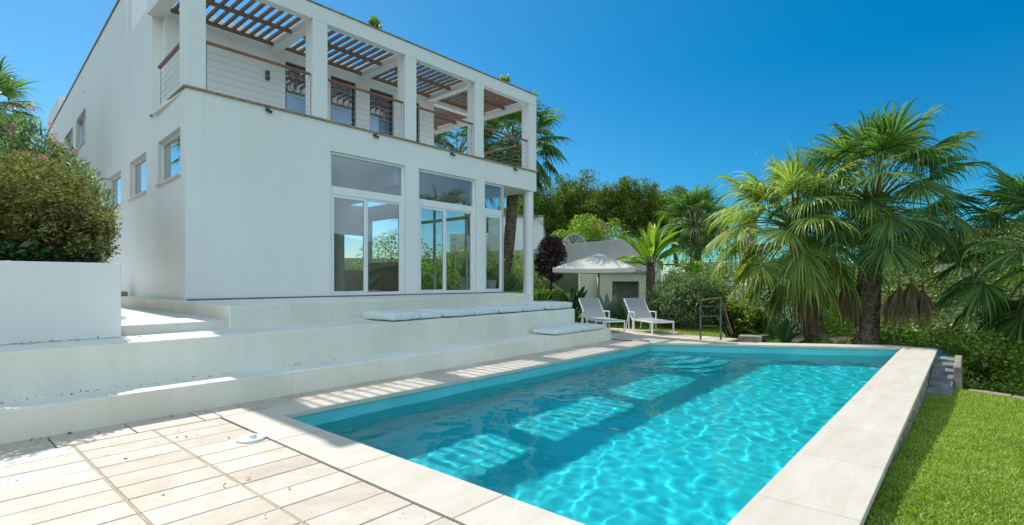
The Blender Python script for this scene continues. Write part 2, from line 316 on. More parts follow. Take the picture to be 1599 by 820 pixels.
for i in range(NR):
    for j in range(NA): F.append((i*NA+j, (i+1)*NA+j, (i+1)*NA+(j+1)%NA, i*NA+(j+1)%NA))
bm.add(V, F); struct(bm.build('hills', M['terrain'], smooth=True))

# ------------------------------------------------------------------ pool
PA, PB, PC, PD = (-5.78,2.69), (-1.08,2.69), (-1.08,14.55), (-5.78,11.72)
n_ = Vector((-(PC[1]-PD[1]), PC[0]-PD[0])).normalized()        # outward normal of the slanted end
def pool_y(x, off=0):                                          # far edge line
    s = (PC[1]-PD[1])/(PC[0]-PD[0]); return PD[1]+(x-PD[0])*s+off
ZW = -.2; ZF = -1.25
pool = empty('swimming_pool', (-3.4, 8, 0)); tag(pool, kind='structure')
def at_parent(o, p): o.parent = p; o.matrix_parent_inverse = Matrix.Translation(-Vector(p.location)); return o
fl = MB().prism([(-5.9,2.5),(-.95,2.5),(-.95,14.8),(-5.9,11.8)], ZF-.15, ZF).build('pool_floor', M['pool_floor']); at_parent(fl, pool)
walls = []
walls.append(MB().box(-6.15,-5.78,2.3,12,ZF-.2,-.06).build('pool_wall', M['pool_wall']))
walls.append(MB().box(-1.08,-.7,2.3,14.8,ZF-.2,-.06).build('pool_wall', M['pool_wall']))
walls.append(MB().box(-5.78,-1.08,2.3,2.69,ZF-.2,-.06).build('pool_wall', M['pool_wall']))
walls.append(MB().prism([PD,PC,(PC[0]+n_.x*.3,PC[1]+n_.y*.3),(PD[0]+n_.x*.3,PD[1]+n_.y*.3)], ZF-.2, -.06).build('pool_wall', M['pool_wall']))
for w in walls: at_parent(w, pool)
# quarter-round entry steps in the far left corner
psteps = []
a0 = -math.pi/2; a1 = math.atan2(PC[1]-PD[1], PC[0]-PD[0])
for k, (rr, zt) in enumerate([(.55,-.40),(.9,-.58),(1.25,-.76),(1.6,-.94),(1.95,-1.10)]):
    pts = [PD]+[(PD[0]+rr*1.1*math.cos(a0+(a1-a0)*i/18), PD[1]+rr*math.sin(a0+(a1-a0)*i/18)) for i in range(19)]
    s_ = MB().prism(pts, ZF-.01*k, zt).build('pool_step', M['pool_floor'], bevel=.02); at_parent(s_, pool); psteps.append(s_)
inl = MB().tube([(-5.785,4.6,-.55),(-5.76,4.6,-.55)], .06, 16).build('pool_inlet', M['pool_wall']); at_parent(inl, pool)
for q in [fl]+walls+psteps: q.cycles.is_caustics_receiver = True
# water surface, real waves
nx, ny = 230, 560
xs = np.linspace(-5.775, -1.085, nx+1)
V = []; F = []
for j in range(ny+1):
    for i in range(nx+1):
        x = float(xs[i]); ytop = pool_y(x, -.008); y = 2.695+(ytop-2.695)*j/ny
        p1 = Vector((x*1.6+.45*y, y*1.35, 0)); p2 = Vector((x*4.4+.8*y, y*3.5+.6*x, 5)); p3 = Vector((x*7.5+y, y*7.2, 9))
        w = .0090*noise.noise(p1)+.0056*noise.noise(p2)+.0026*noise.noise(p3)
        V.append((x, y, ZW+w))
for j in range(ny):
    for i in range(nx):
        a = j*(nx+1)+i; F.append((a, a+1, a+nx+2, a+nx+1))
wat = MB().add(V, F).build('pool_water', M['water'], smooth=True); tag(wat, kind='structure'); wat.cycles.is_caustics_caster = True

# coping stones: one sheet of separate slabs with fine joints
cp = MB(); g = .003; z0, z1 = -.055, 0
def slab(pts, z0=z0, z1=z1, jit=0): cp.prism(pts, z0, z1+jit)
x = -6.2
for xa, xb in [(-6.2,-4.9),(-4.9,-3.75),(-3.75,-2.45),(-2.45,-1.3),(-1.3,-.5)]: cp.box(xa+g, xb-g, 2.25, 2.73, z0, z1)
y = 2.73
for yb in [3.9,5.1,6.3,7.5,8.7,9.9,11.1,12.3,13.5]:
    cp.box(-1.12, -.5, y+g, yb-g, z0, z1); y = yb
y = 2.73
for yb in [3.7,4.7,5.7,6.7,7.7,8.7,9.7,10.7]:
    cp.box(-6.2, -5.76, y+g, yb-g, z0, z1); y = yb
W = .5
def fp(x, o): return (x+n_.x*o, pool_y(x)+n_.y*o)
cp.prism([(-6.2,10.7+g),(-5.76,10.7+g),(-5.76,pool_y(-5.76)),(-6.2,pool_y(-5.76)+.15)], z0, z1)
xs_ = [-5.76,-4.7,-3.6,-2.5,-1.12]
for a, b in zip(xs_, xs_[1:]): cp.prism([fp(a+g,-.02),fp(b-g,-.02),fp(b-g,W),fp(a+g,W)], z0, z1)
cp.prism([(-1.12,13.5+g),(-.5,13.5+g),(-.5,pool_y(-1.12)+.25),fp(-1.12+g,W),fp(-1.12+g,-.02)], z0, z1)
struct(cp.build('pool_coping', M['coping'], bevel=.006))
struct(MB().prism([(-6.35,2.3),(-.56,2.3),(-.56,14.95),(-1.4,15.1),(-6.35,12.1),(-6.35,11),(-6.16,11),(-6.16,2.32),(-.72,2.32),(-.72,2.35),(-.6,2.35),(-.6,2.31),(-6.35,2.31)], -1.9, -.06).build('pool_shell_fill', M['grey_wall'])) if False else None
struct(bx(-.69,-.54,-1,14.9,-2,-.058).build('pool_outer_wall', M['stone']))

# ------------------------------------------------------------------ paving
pv = MB(); rnd = random.Random(3); gp = .0055
lanes = [(-3.4,-2.78),(-2.77,-2.15),(-2.14,-1.53),(-1.52,-.9),(-.89,-.28),(-.27,.345),(.355,.97),(.98,1.6),(1.61,2.235)]
for (ya, yb) in lanes:
    xx = -6.18
    while xx < -.56:
        xe = min(xx+.305, -.56); q = .004*rnd.random()
        if xe-xx > .06: pv.box(xx+gp*.9, xe-gp*.9, ya+gp, yb-gp, -.05, -.006+q*0+rnd.uniform(-.0015,.0015))
        xx += .305
jt = MB()
for (ya, yb) in lanes[:-1]: jt.box(-6.18,-.72,yb-.004,yb+.014,-.05,-.011)
struct(jt.build('paving_joint_filler', noisy('tan_joint', (.38,.30,.2), (.52,.43,.31), scale=9, rough=1)))
# border strip by the step and strip beyond the coping joint on the house side
yy = -3.4
while yy < 2.2: pv.box(-6.86,-6.195,yy+.004,min(yy+.6,2.26),-.05,-.005); yy += .61
yy = 2.27
while yy < 11.7:
    pv.box(-6.95,-6.225,yy+.004,yy+.296,-.05,-.005); yy += .3
# far deck by the loungers
def in_deck(x, y):
    if y < 11.7 or x > -4.55: return False
    if y < 11.72+(x+5.78)*.602+.58 and x > -6.2: return False
    if x > -6.2 and y > 14.3-(x+6.2)*.2: return False
    if x <= -6.2 and y > 14.5: return False
    return x > -9.6
yy = 11.7
while yy < 14.9:
    xx = -9.6
    while xx < -4.5:
        if in_deck(xx+.15, yy+.3): pv.box(xx+.004, xx+.296, yy+.004, yy+.596, -.05, -.005)
        xx += .3
    yy += .6
struct(pv.build('pool_deck_paving', M['paver'], bevel=.004, seg=1))
M['grout'] = noisy('grout', (.15,.12,.08), (.24,.19,.13), scale=8, rough=1)
struct(MB().box(-7,-6.16,-4,11.8,-.4,-.028).build('paving_bed', M['grout']))
struct(MB().box(-6.16,-.7,-4,2.3,-.4,-.028).build('paving_bed', M['grout']))
struct(MB().prism([(-9.7,11.8),(-6.16,11.8),fp(-5.76,.1),fp(-4.2,.3),(-4.6,14.0),(-6.2,14.7),(-9.7,14.7)], -.4, -.03).build('paving_bed', M['grout']))

# ------------------------------------------------------------------ plastered steps of the terrace
st1 = MB().prism([(-6.66,-5),(-6.78,11.6),(-8.4,12.5),(-11.2,14.0),(-11.2,-5)], -.4, .3)
struct(st1.build('terrace_step', M['plaster_step'], bevel=.02))
st2 = MB().prism([(-7.22,-5),(-7.49,11.02),(-11.5,14.6),(-12.6,14.6),(-12.6,-5)], -.39, .78)
struct(st2.build('terrace_step', M['plaster_step'], bevel=.02))
st3 = MB().prism([(-8.27,3.11),(-9.62,11.85),(-11.0,12.45),(-20,12.6),(-20,3.3),(-11,3.2)], -.38, 1.12)
struct(st3.build('terrace_platform', M['plaster_step'], bevel=.02))
struct(MB().prism([(-8.29,1.75),(-8.29,3.16),(-11,3.25),(-30,4.3),(-30,1.75)], .6, .91).build('side_path', M['tread'], bevel=.012))
# lower left planter wall and garden terrace behind it
pw = empty('planter_wall', (-8.1,-1,.78), 0, 'long white plastered planter wall below the clipped hedge', 'planter wall')
o = bx(-.28,0,-6,2.76,0,.94).build('wall', M['plaster'], pw, bevel=.015)
o = bx(-.27,-20,2.5,2.74,.001,.9).build('return_wall', M['plaster'], pw, bevel=.01)
struct(bx(-40,-8.36,-30,1.5,-1.7,1.62).build('garden_bed_soil', M['soil']))

# ------------------------------------------------------------------ the villa
HL = Vector((-11.026, 3.376, 0)); HR = R_(-.75); DS = R_(-2.15)
villa = empty('villa', HL, HR, 'white two storey modern villa with timber pergola terrace above the pool', 'villa')
P = M['plaster']
# ground floor facade pieces (local x = outwards)
T = .3; ZB = 1.1; ZS = 4.47; ZT = 5.06
def wall(*a, name='wall', m=P, par=villa, bev=.008): return bx(*a).build(name, m, par, bevel=bev)
cols_g = [(0,2.92),(5.03,5.45),(7.58,7.93)]
fw = MB()
# facade outline with door openings as one mesh
fw.box(-T,0,0,2.92,ZB,ZS); fw.box(-T,0,5.03,5.45,ZB,ZS); fw.box(-T,0,7.57,7.93,ZB,ZS)
fw.box(-T,0,0,10.38,ZS,ZT)
fw.build('wall', P, villa)
wall(-5.2,-T,10.08,10.38,ZS,ZT); wall(-5.2,-T,0.3,10.08,ZS+.001,ZT-.001, name='floor_slab')
wall(-20,-5.2,1.2,7.9,ZS+.002,ZT-.002, name='floor_slab')
# deck and its beige drip trim
wall(-2.2,0.001,.001,10.379,ZT,5.14, name='terrace_deck'); wall(-5.2,-2.2,7.93,10.379,ZT,5.14, name='terrace_deck')
tr = MB(); tr.box(-.02,.04,-.04,10.42,5.105,5.15); tr.box(-5.2,-.02,10.36,10.42,5.105,5.15)
tr.build('drip_trim', M['trim'], villa, bevel=.008)
tr = MB().box(-2.6,-.02,-.04,0.0,5.106,5.151).build('drip_trim', M['trim'], villa, bevel=.008); tr.rotation_euler = (0,0,DS)
# round column
MB().lathe([(.17,0),(.17,3.7)], (-.2,10.2,.775), 28).build('column', P, villa, smooth=False)
for o in [villa.children[-1]]:
    o.data.polygons.foreach_set('use_smooth', [True]*len(o.data.polygons)); 
    md = o.modifiers.new('e', 'EDGE_SPLIT'); md.split_angle = R_(40)
# side wall with window openings (rotated part)
sw = MB(); L = 25; zt = 9.0
wins = [(-.30,-2.05,3.54,4.45),(-3.1,-4.87,3.54,4.45),(-5.99,-7.9,3.54,4.45)]
wup = [(-12.03,-14.36,6.35,7.5),(-15.24,-17.78,6.35,7.5),(-18.65,-20.9,6.35,7.5)]
TS = .28
sw.box(-L,0,0,TS,.5,3.54)
xe = 0
for a, b, c, d in wins: sw.box(a,xe,0,TS,3.54,4.45); xe = b
sw.box(-L,xe,0,TS,3.54,4.45)
sw.box(-L,0,0,TS,4.45,5.075)
sw.box(-5.4,-2.56,0,TS,5.075,7.68); sw.box(-L,-5.4,0,TS,5.075,6.35)
xe = -5.4
for a, b, c, d in wup: sw.box(a,xe,0,TS,6.35,7.5); xe = b
sw.box(-L,xe,0,TS,6.35,7.5); sw.box(-L,-5.4,0,TS,7.5,zt)
sw = sw.build('side_wall', P, villa); sw.rotation_euler = (0,0,DS)
pl_ = bx(-L,0.0,-.035,0,.5,1.1).build('plinth', M['plaster_step'], villa, bevel=.01); pl_.rotation_euler = (0,0,DS)
cp_ = bx(-L,-5.4,-.03,TS+.02,zt,zt+.05).build('parapet_cap', M['trim'], villa); cp_.rotation_euler = (0,0,DS)
# set-back upper volume
ub = MB(); ub.box(-5.42,-5.2,.3,7.93,7.3,zt); ub.box(-24.6,-5.4,7.7,7.93,5.06,zt); ub.box(-24.6,-5.2,1.3,7.93,zt-.3,zt-.02); ub.box(-24.8,-24.5,1.2,7.9,.5,zt-.01)
ub.build('upper_wall', P, villa)
chm = MB().box(-24.9,-20.3,0.02,2.2,zt-.1,9.9).build('roof_block', P, villa, bevel=.02); chm.rotation_euler = (0,0,DS)
v_ = bx(-12.45,-12.2,-.03,0,8.1,8.17).build('wall_vent', M['white_frame'], villa); v_.rotation_euler = (0,0,DS)
def side_window(a, b, c, d):
    w = MB(); f = .06; y0, y1 = .09, .15
    w.box(b,a,y0,y1,c,c+f); w.box(b,a,y0,y1,d-f,d); w.box(b,b+f,y0,y1,c+f,d-f); w.box(a-f,a,y0,y1,c+f,d-f)
    w = w.build('window', M['white_frame'], villa, bevel=.004); w.rotation_euler = (0,0,DS)
    pane(b+f,a-f,.115,.125,c+f,d-f).build('pane', M['glass_side'], w)
    bx(b-.04,a+.04,-.05,.09,c-.035,c+.004).build('sill', M['tread'], w, bevel=.006)
    bx(b+.01,a-.01,.24,.26,c,d).build('blind', M['dark_gap'], w)
for q in wins: side_window(*q)
def casement(a, b, c, d):
    w = MB(); f = .07; y0, y1 = .10, .18
    for (p, q) in ((b,(a+b)/2-.01),((a+b)/2+.01,a)):
        w.box(p,q,y0,y1,c,c+f); w.box(p,q,y0,y1,d-f,d); w.box(p,p+f,y0,y1,c+f,d-f); w.box(q-f,q,y0,y1,c+f,d-f)
    w = w.build('window', M['steel'], villa, bevel=.004); w.rotation_euler = (0,0,DS)
    pane(b+f,a-f,.135,.145,c+f,d-f).build('pane', M['glass_side'], w)
    bx(b-.03,a+.03,-.04,.1,c-.035,c+.004).build('sill', M['tread'], w)
    bx(b+.01,a-.01,.2,.22,c,d).build('blind', M['interior'], w)
for q in wup: casement(*q)
# glazed doors and transoms
def glazing(y0, y1, split):
    f = .075; a, b = -.16, -.07
    fr = MB()
    fr.box(a,b,y0,y0+f,1.12,ZS); fr.box(a,b,y1-f,y1,1.12,ZS); fr.box(a,b,y0+f,y1-f,ZS-.06,ZS); fr.box(a,b,y0+f,y1-f,3.50,3.68); fr.box(a,b,y0+f,y1-f,1.12,1.17)
    D = fr.build('glazed_door', M['white_frame'], villa, bevel=.005)
    pane(-.12,-.11,y0+f,y1-f,3.68,ZS-.06).build('transom_pane', M['glass'], D)
    leaves = [(y0+f,split),(split,y1-f)] if split else [(y0+f,y1-f)]
    for k, (p, q) in enumerate(leaves):
        s = MB(); x0, x1 = (-.135,-.085) if k == 0 else (-.15,-.10); h = .075 if k == 0 else .05; zt_ = 3.50; zb = 1.17
        s.box(x0,x1,p,p+h,zb,zt_); s.box(x0,x1,q-h,q,zb,zt_); s.box(x0,x1,p+h,q-h,zt_-h,zt_); s.box(x0,x1,p+h,q-h,zb,zb+h)
        sh = s.build('sash', M['white_frame'], D, bevel=.004)
        pane((x0+x1)/2-.005,(x0+x1)/2+.005,p+h,q-h,zb+h,zt_-h).build('pane', M['glass'], D)
    return D
glazing(2.92,5.03,3.93); glazing(5.45,7.57,6.45)
# corner glazing running round the end of the room
D = glazing(7.93,8.83,None)
e = MB(); X1 = -5.0; f = .06
for (xa, xb) in ((-.07-f,-.07),(-1.75,-1.75+f),(-3.4,-3.4+f),(X1,X1+f)): e.box(xa,xb,8.76,8.84,1.12,ZS)
e.box(X1+f,-.13,8.76,8.84,1.12,1.18); e.box(X1+f,-.13,8.76,8.84,ZS-.06,ZS); e.box(X1+f,-.13,8.765,8.835,3.55,3.65)
E_ = e.build('end_glazing', M['white_frame'], villa)
pane(X1+.1,-.14,8.795,8.805,1.18,3.55).build('pane', M['glass'], E_); pane(X1+.1,-.14,8.795,8.805,3.65,ZS-.06).build('pane', M['glass'], E_)
# room behind the glass
rm = MB(); rm.box(-7.6,-7.4,.5,8.9,1.12,1.9); rm.box(-7.6,-7.4,.5,3.4,1.9,ZS); rm.box(-7.6,-7.4,4.9,5.3,1.9,ZS); rm.box(-7.6,-7.4,6.7,7.2,1.9,ZS); rm.box(-7.6,-7.4,8.6,8.9,1.9,ZS); rm.box(-7.6,-7.4,3.4,8.6,3.3,ZS); rm.box(-7.6,-7.4,5.3,6.7,1.9,3.3)
rm.box(-7.4,-T,1.6,1.8,1.12,ZS); rm.box(-7.4,-5.05,8.7,8.9,1.12,2.2); rm.box(-7.4,-5.05,8.7,8.9,3.9,ZS)
rm.build('room_wall', M['interior'], villa)
bx(-7.4,-T,1.8,8.76,1.10,1.124).build('room_floor', M['intfloor'], villa)
bx(-7.4,-T,4.9,5.25,4.0,ZS-.001).build('ceiling_beam', M['interior'], villa)
MB().lathe([(.16,0),(.16,3.34)], (-3.4,5.1,1.125), 20).build('room_column', P, villa)
MB().lathe([(.16,0),(.16,3.34)], (-3.4,7.6,1.125), 20).build('room_column', P, villa)
bx(-.5,-.2,0.3,8.83,1.06,1.121).build('threshold', M['dark_gap'], villa)
bx(0.0,.03,.02,8.84,1.11,1.15).build('skirting', M['dark_gap'], villa)
# upper floor: rear wall of the terrace with door openings
XB = -2.56
drs = [(2.95,4.02),(4.45,5.3),(5.75,6.6),(6.85,7.7)]
drs = [(2.98,3.78),(4.25,5.05),(5.5,6.35),(6.55,7.35)]
uw = MB(); ys = TS
for a, b in drs: uw.box(XB,XB+.2,ys,a,5.14,7.2); ys = b
uw.box(XB,XB+.2,ys,7.93,5.14,7.2); uw.box(XB,XB+.2,TS,7.93,7.2,7.66)
uw.box(-5.2,XB,7.73,7.93,5.14,7.66)
uw.build('upper_wall', P, villa)
bx(-5.3,XB+.001,TS+.2,7.73,7.5,7.655).build('roof_slab', P, villa)
for a, b in drs:
    d = MB(); x0, x1 = XB+.05, XB+.12
    d.box(x0,x1,a,a+.06,5.14,7.2); d.box(x0,x1,b-.06,b,5.14,7.2); d.box(x0,x1,a+.06,b-.06,7.13,7.2); d.box(x0,x1,a+.06,b-.06,5.14,5.22)
    d = d.build('terrace_door', M['dark_metal'], villa)
    pane(x0+.03,x0+.04,a+.06,b-.06,5.22,7.13).build('pane', M['blue_glass'], d)
    bx(XB-.06,XB-.03,a-.05,b+.05,5.14,6.35).build('blind', M['curtain'], d)
wl = MB().box(XB+.2,XB+.28,2.47,2.55,6.55,6.78).build('wall_lamp', M['dark_metal'], villa, bevel=.01)
# columns, beams
cy_ = [(0,.35),(2.51,2.86),(5.03,5.38),(7.54,7.89),(10.03,10.38)]
for a, b in cy_: bx(-.35,0,a,b,5.15,7.33).build('column', P, villa, bevel=.008)
bm_ = MB(); bm_.box(-.2,0.002,0,10.382,7.33,7.68); bm_.build('roof_beam', P, villa, bevel=.01)
cap = MB(); cap.box(-.22,.03,-.02,10.41,7.68,7.705); cap.build('beam_cap', M['trim'], villa)
for a, b in cy_[1:4]: bx(XB+.2,-.2,a+.06,b-.06,7.33,7.66).build('cross_beam', P, villa, bevel=.008)
bx(XB,-.2,.002,TS,7.33,7.66).build('cross_beam', P, villa, bevel=.008)
bx(-5.2,-.2,10.08,10.379,7.33,7.66).build('cross_beam', P, villa, bevel=.008)
bx(XB,XB+.25,7.93,10.08,7.33,7.66).build('cross_beam', P, villa, bevel=.008)
bx(-5.2,-4.95,7.93,10.08,7.33,7.66).build('cross_beam', P, villa, bevel=.008)
# pergola panels, one per bay
def pergola(y0, y1, x0=XB+.2, x1=-.2):
    s = MB(); n = round((y1-y0)/.205); st = (y1-y0)/n
    for i in range(n):
        y = y0+st*(i+.5); s.box(x0+.02,x1,y-.023,y+.023,7.468,7.545)
    for x in (x0+.2, (x0+x1)/2+.1): s.box(x-.03,x+.03,y0,y1,7.39,7.467)
    return s.build('pergola_panel', M['slat'], villa)
for (a, b) in [(.35,2.57),(2.8,5.09),(5.32,7.6),(7.83,10.08)]: pergola(a, b)
pergola(7.93,10.08,-4.95,XB)
# railings: timber handrail, posts, steel cables
def railing(p, q, par=villa, zb=5.15, posts=(0,1), name='railing', cables=6, rot=None):
    p = Vector((p[0],p[1],0)); q = Vector((q[0],q[1],0)); h = .96
    R = MB().bar((p.x,p.y,zb+h),(q.x,q.y,zb+h),.07,.05).build(name, M['rail_wood'], par, bevel=.01)
    for k in posts:
        c = p.lerp(q, k); MB().tube([(c.x,c.y,zb-.02),(c.x,c.y,zb+h-.02)], .018, 8).build('post', M['steel'], R)
    cb = MB()
    for i in range(cables):
        z = zb+.11+i*.135; cb.tube([(p.x,p.y,z),(q.x,q.y,z)], .0045, 5)
    cb.build('cables', M['steel'], R)
    if rot: R.rotation_euler = (0,0,rot)
    return R
for a, b in [(.37,2.49),(2.88,5.01),(5.40,7.52),(7.91,10.01)]: railing((-.1,a),(-.1,b),posts=(.005,.995))
railing((-.37,.06),(-2.2,.06),posts=(.01,.99),rot=DS)
railing((-.37,10.3),(-5.1,10.3),posts=(.01,.5,.99))
# spot lamps under the trim
for y in (1.5,4.09,6.59,9.25):
    s = MB().box(.0,.07,y-.04,y+.02,5.03,5.075); s.tube([(.06,y-.02,5.04),(.09,y+.07,4.99)], .03, 10)
    s.build('spotlight', M['dark_metal'], villa, bevel=.005)

# ------------------------------------------------------------------ garden ground pieces
struct(MB().prism([(-6.2,13.6),(-4.75,13.8),(-5.2,15.2),(-8,21),(-14,29),(-26,24),(-24,13),(-11.5,14.6),(-11.2,12.6),(-8.4,11.9),(-8.4,13.6)], -1.8, -.045).build('back_lawn', M['lawn']))
struct(MB().prism([(-11.9,14.9),(-12.6,12.3),(-26,12.6),(-26,24),(-17,23.4),(-13.2,17.5)], -1.7, 1.02).build('raised_garden', M['lawn']))
struct(MB().prism([(-4.6,15.2),(-.6,15.6),(1.0,21),(-8,24),(-6.8,18)], -1.9, -.55).build('planting_bed', M['soil']))
lw = []
def lawn_z(x, y): return -.15-.295*smooth(3.2, 11.5, y)-.0*x
V = []; F = []; LX, LY = 16, 40
def lawn_far(x): return 12.35-.35*(x+.5) if x > -.2 else 12.4
for j in range(LY+1):
    for i in range(LX+1):
        x = -.56+5.2*i/LX; yf = 12.2-.55*max(0, x-.1); y = -2+(yf+2)*j/LY; V.append((x, y, lawn_z(x, y)))
for j in range(LY):
    for i in range(LX): a = j*(LX+1)+i; F.append((a, a+1, a+LX+2, a+LX+1))
struct(MB().add(V, F).build('lawn', M['lawn'], smooth=True))
kb = MB()
for i in range(9):
    xa = .0+i*.55; xb = xa+.53; ya = 12.25-.55*max(0, xa-.1); yb = 12.25-.55*max(0, xb-.1)
    kb.prism([(xa,ya),(xb,yb),(xb+.03,yb+.2),(xa+.03,ya+.2)], -1.4, -.425)
struct(kb.build('lawn_kerb', M['rock'], bevel=.01))

# ------------------------------------------------------------------ foliage generators
class Leaves:
    def __init__(s, seed): s.r = np.random.default_rng(seed); s.V = []; s.k = 0
    def cloud(s, c, rad, n, size, aspect=.45, clumps=40, spread=.28, shell=.75, up=.3, flat=0, zmin=None):
        r = s.r; c = np.array(c, float); rad = np.array(rad, float)
        d = r.normal(size=(clumps, 3)); d /= np.linalg.norm(d, axis=1)[:, None]
        rr = shell+(1-shell)*r.random(clumps); rr[r.random(clumps) < .25] *= .6
        cc = d*rr[:, None]
        k = r.integers(0, clumps, n)
        p = cc[k]+r.normal(size=(n, 3))*spread*(.6+.8*r.random(clumps))[k][:, None]
        l = np.linalg.norm(p, axis=1); f = np.where(l > 1.12, 1.12/l, 1); p = p*f[:, None]
        p = c+p*rad
        if zmin is not None: p = p[p[:, 2] > zmin]; n = len(p)
        a = r.normal(size=(n, 3)); a[:, 2] = a[:, 2]*.6+up; a /= np.linalg.norm(a, axis=1)[:, None]
        nn = r.normal(size=(n, 3)); nn[:, 2] = np.abs(nn[:, 2])+.6
        b = np.cross(a, nn); b /= np.linalg.norm(b, axis=1)[:, None]
        nrm = np.cross(b, a)
        L = size*(.6+.8*r.random(n))[:, None]
        w = L*aspect*.5
        q = np.stack([p, p+a*L*.5+b*w+nrm*L*.08, p+a*L, p+a*L*.5-b*w+nrm*L*.08], 1)
        s.V.append(q.reshape(-1, 3)); return s
    def build(s, name, m, parent=None):
        V = np.concatenate(s.V); n = len(V)//4
        me = bpy.data.meshes.new(name); me.vertices.add(len(V)); me.vertices.foreach_set('co', V.ravel())
        me.loops.add(4*n); me.loops.foreach_set('vertex_index', np.arange(4*n)); me.polygons.add(n)
        me.polygons.foreach_set('loop_start', np.arange(0, 4*n, 4)); me.polygons.foreach_set('loop_total', np.full(n, 4)); me.update(calc_edges=True)
        me.materials.append(m)
        o = bpy.data.objects.new(name, me); COL.objects.link(o)
        if parent: o.parent = parent
        return o
def limbs(mb, base, top, r0, n, rnd, spread, h0=.35, rr=.45):
    base = Vector(base); top = Vector(top)
    mid = base.lerp(top, .5)+Vector((rnd.uniform(-.05,.05), rnd.uniform(-.05,.05), 0))*(top-base).length
    mb.tube([base, base.lerp(mid,.5), mid, top], [r0, r0*.85, r0*.7, r0*.35], 9)
    for i in range(n):
        t = h0+(1-h0)*rnd.random()*.8; p = base.lerp(mid, min(1, t*2)) if t < .5 else mid.lerp(top, (t-.5)*2)
        a = rnd.uniform(0, 2*math.pi); q = p+Vector((math.cos(a)*spread[0], math.sin(a)*spread[1], spread[2]*(rnd.random()+.3)))*rnd.uniform(.5,.95)
        k = p.lerp(q, .5)+Vector((0,0,-.08*spread[2])); mb.tube([p, k, q], [r0*rr, r0*rr*.7, r0*.12], 6)
def shrub(name, loc, label, cat, m, blobs, seed, trunk=None, size=.06, aspect=.45, group=None, **kw):
    e = empty(name, loc, 0, label, cat, group)
    rnd_ = random.Random(seed); s = MB()
    h = max(b[0][2] for b in blobs)
    if trunk: limbs(s, (0,0,-.3), (rnd_.uniform(-.1,.1)*h,rnd_.uniform(-.1,.1)*h,h), trunk, 14, rnd_, (blobs[0][1][0]*.8,blobs[0][1][1]*.8,blobs[0][1][2]*.8))
    else:
        for i in range(9):
            a = rnd_.uniform(0,6.28); b = rnd_.choice(blobs); s.tube([(0.1*math.cos(a),.1*math.sin(a),-.15),(b[0][0]*.4+.1*math.cos(a),b[0][1]*.4+.1*math.sin(a),b[0][2]*.6),(b[0][0]+b[1][0]*.5*math.cos(a),b[0][1]+b[1][1]*.5*math.sin(a),b[0][2]+b[1][2]*.4)],[.02,.015,.006],5)
    s.build('trunk' if trunk else 'stems', M['bark'], e)
    Lf = Leaves(seed)
    for (c, r, n) in blobs: Lf.cloud(c, r, n, size, aspect, **kw)
    Lf.build('crown' if trunk else 'foliage', m, e)
    return e

def fan(mb, pet, o, az, el, Lp, R, rnd, droop=1., spread=1.95, n=34, w0=1., fold=.18):
    """one fan palm frond: petiole into pet, blade into mb"""
    p = Vector(o); d = Vector((math.sin(az)*math.cos(el), math.cos(az)*math.cos(el), math.sin(el)))
    pts = [p.copy()]; st = 5
    for i in range(st):
        p = p+d*(Lp/st); pts.append(p.copy()); d = (d+Vector((0,0,-.10*droop*Lp*(.4+.2*i)))).normalized()
    pet.tube(pts, [.03,.026,.022,.018,.015,.011], 4, False)
    up = Vector((0,0,1)); S = d.cross(up)
    S = S.normalized() if S.length > .05 else Vector((math.cos(az),-math.sin(az),0))
    S = (S+up*rnd.uniform(-.35,.35)).normalized(); Nn = S.cross(d).normalized()
    D = (d+Nn*.05).normalized()
    ts = [0,.22,.45,.62,.78,.9,1.0]; V = []; F = []
    for i in range(n):
        a = -spread+2*spread*i/(n-1); La = R*(1-.34*abs(a)/spread)*rnd.uniform(.80,1.10)
        dr = (D*math.cos(a)+S*math.sin(a)-Nn*(fold*abs(math.sin(a)))).normalized()
        T = (-D*math.sin(a)+S*math.cos(a)).normalized()
        step = 2*spread/(n-1); q = p.copy(); prev = 0; b0 = len(V)
        tw = (.55 if i % 2 else -.55)
        for k, t in enumerate(ts):
            q = q+dr*La*(t-prev); prev = t
            wd_ = La*t*step*.5*1.04 if t <= .5 else La*.5*step*.5*max(.05, 1-((t-.45)/.55)**1.0)
            wv = (T+Nn*tw).normalized()*max(wd_, .004)*w0
            V += [q-wv, q+wv]
            g = droop*(.05+ (0 if t < .4 else (t-.4)*2.9))*rnd.uniform(.6,1.5)
            dr = (dr+Vector((0,0,-g*.55))).normalized()
        for k in range(len(ts)-1): a_ = b0+2*k; F.append((a_, a_+1, a_+3, a_+2))
    mb.add([tuple(v) for v in V], F)
def palm_trunk(base, top, r0, r1, rnd, bend=(0,0), rings=.11, skirt=1):
    base = Vector(base); top = Vector(top); Ln = (top-base).length; n = max(12, int(Ln/(rings/3))); k = 22
    V = []; F = []
    for i in range(n+1):
        t = i/n; c = base.lerp(top, t)+Vector((bend[0]*math.sin(math.pi*t), bend[1]*math.sin(math.pi*t), 0))
        ph = (t*Ln/rings)
        for j in range(k):
            a = 2*math.pi*j/k; f = (ph+2*math.sin(a*3)*.12+j*.25) % 1
            r = (r0+(r1-r0)*t)*(1+.16*f*(.6+.8*noise.noise(Vector((math.cos(a)*2, math.sin(a)*2, ph*1.3))))) + (.12*r0*(1-t)**6)
            V.append((c.x+r*math.cos(a), c.y+r*math.sin(a), c.z))
    for i in range(n):
        for j in range(k): F.append((i*k+j, i*k+(j+1)%k, (i+1)*k+(j+1)%k, (i+1)*k+j))
    return MB().add(V, F)
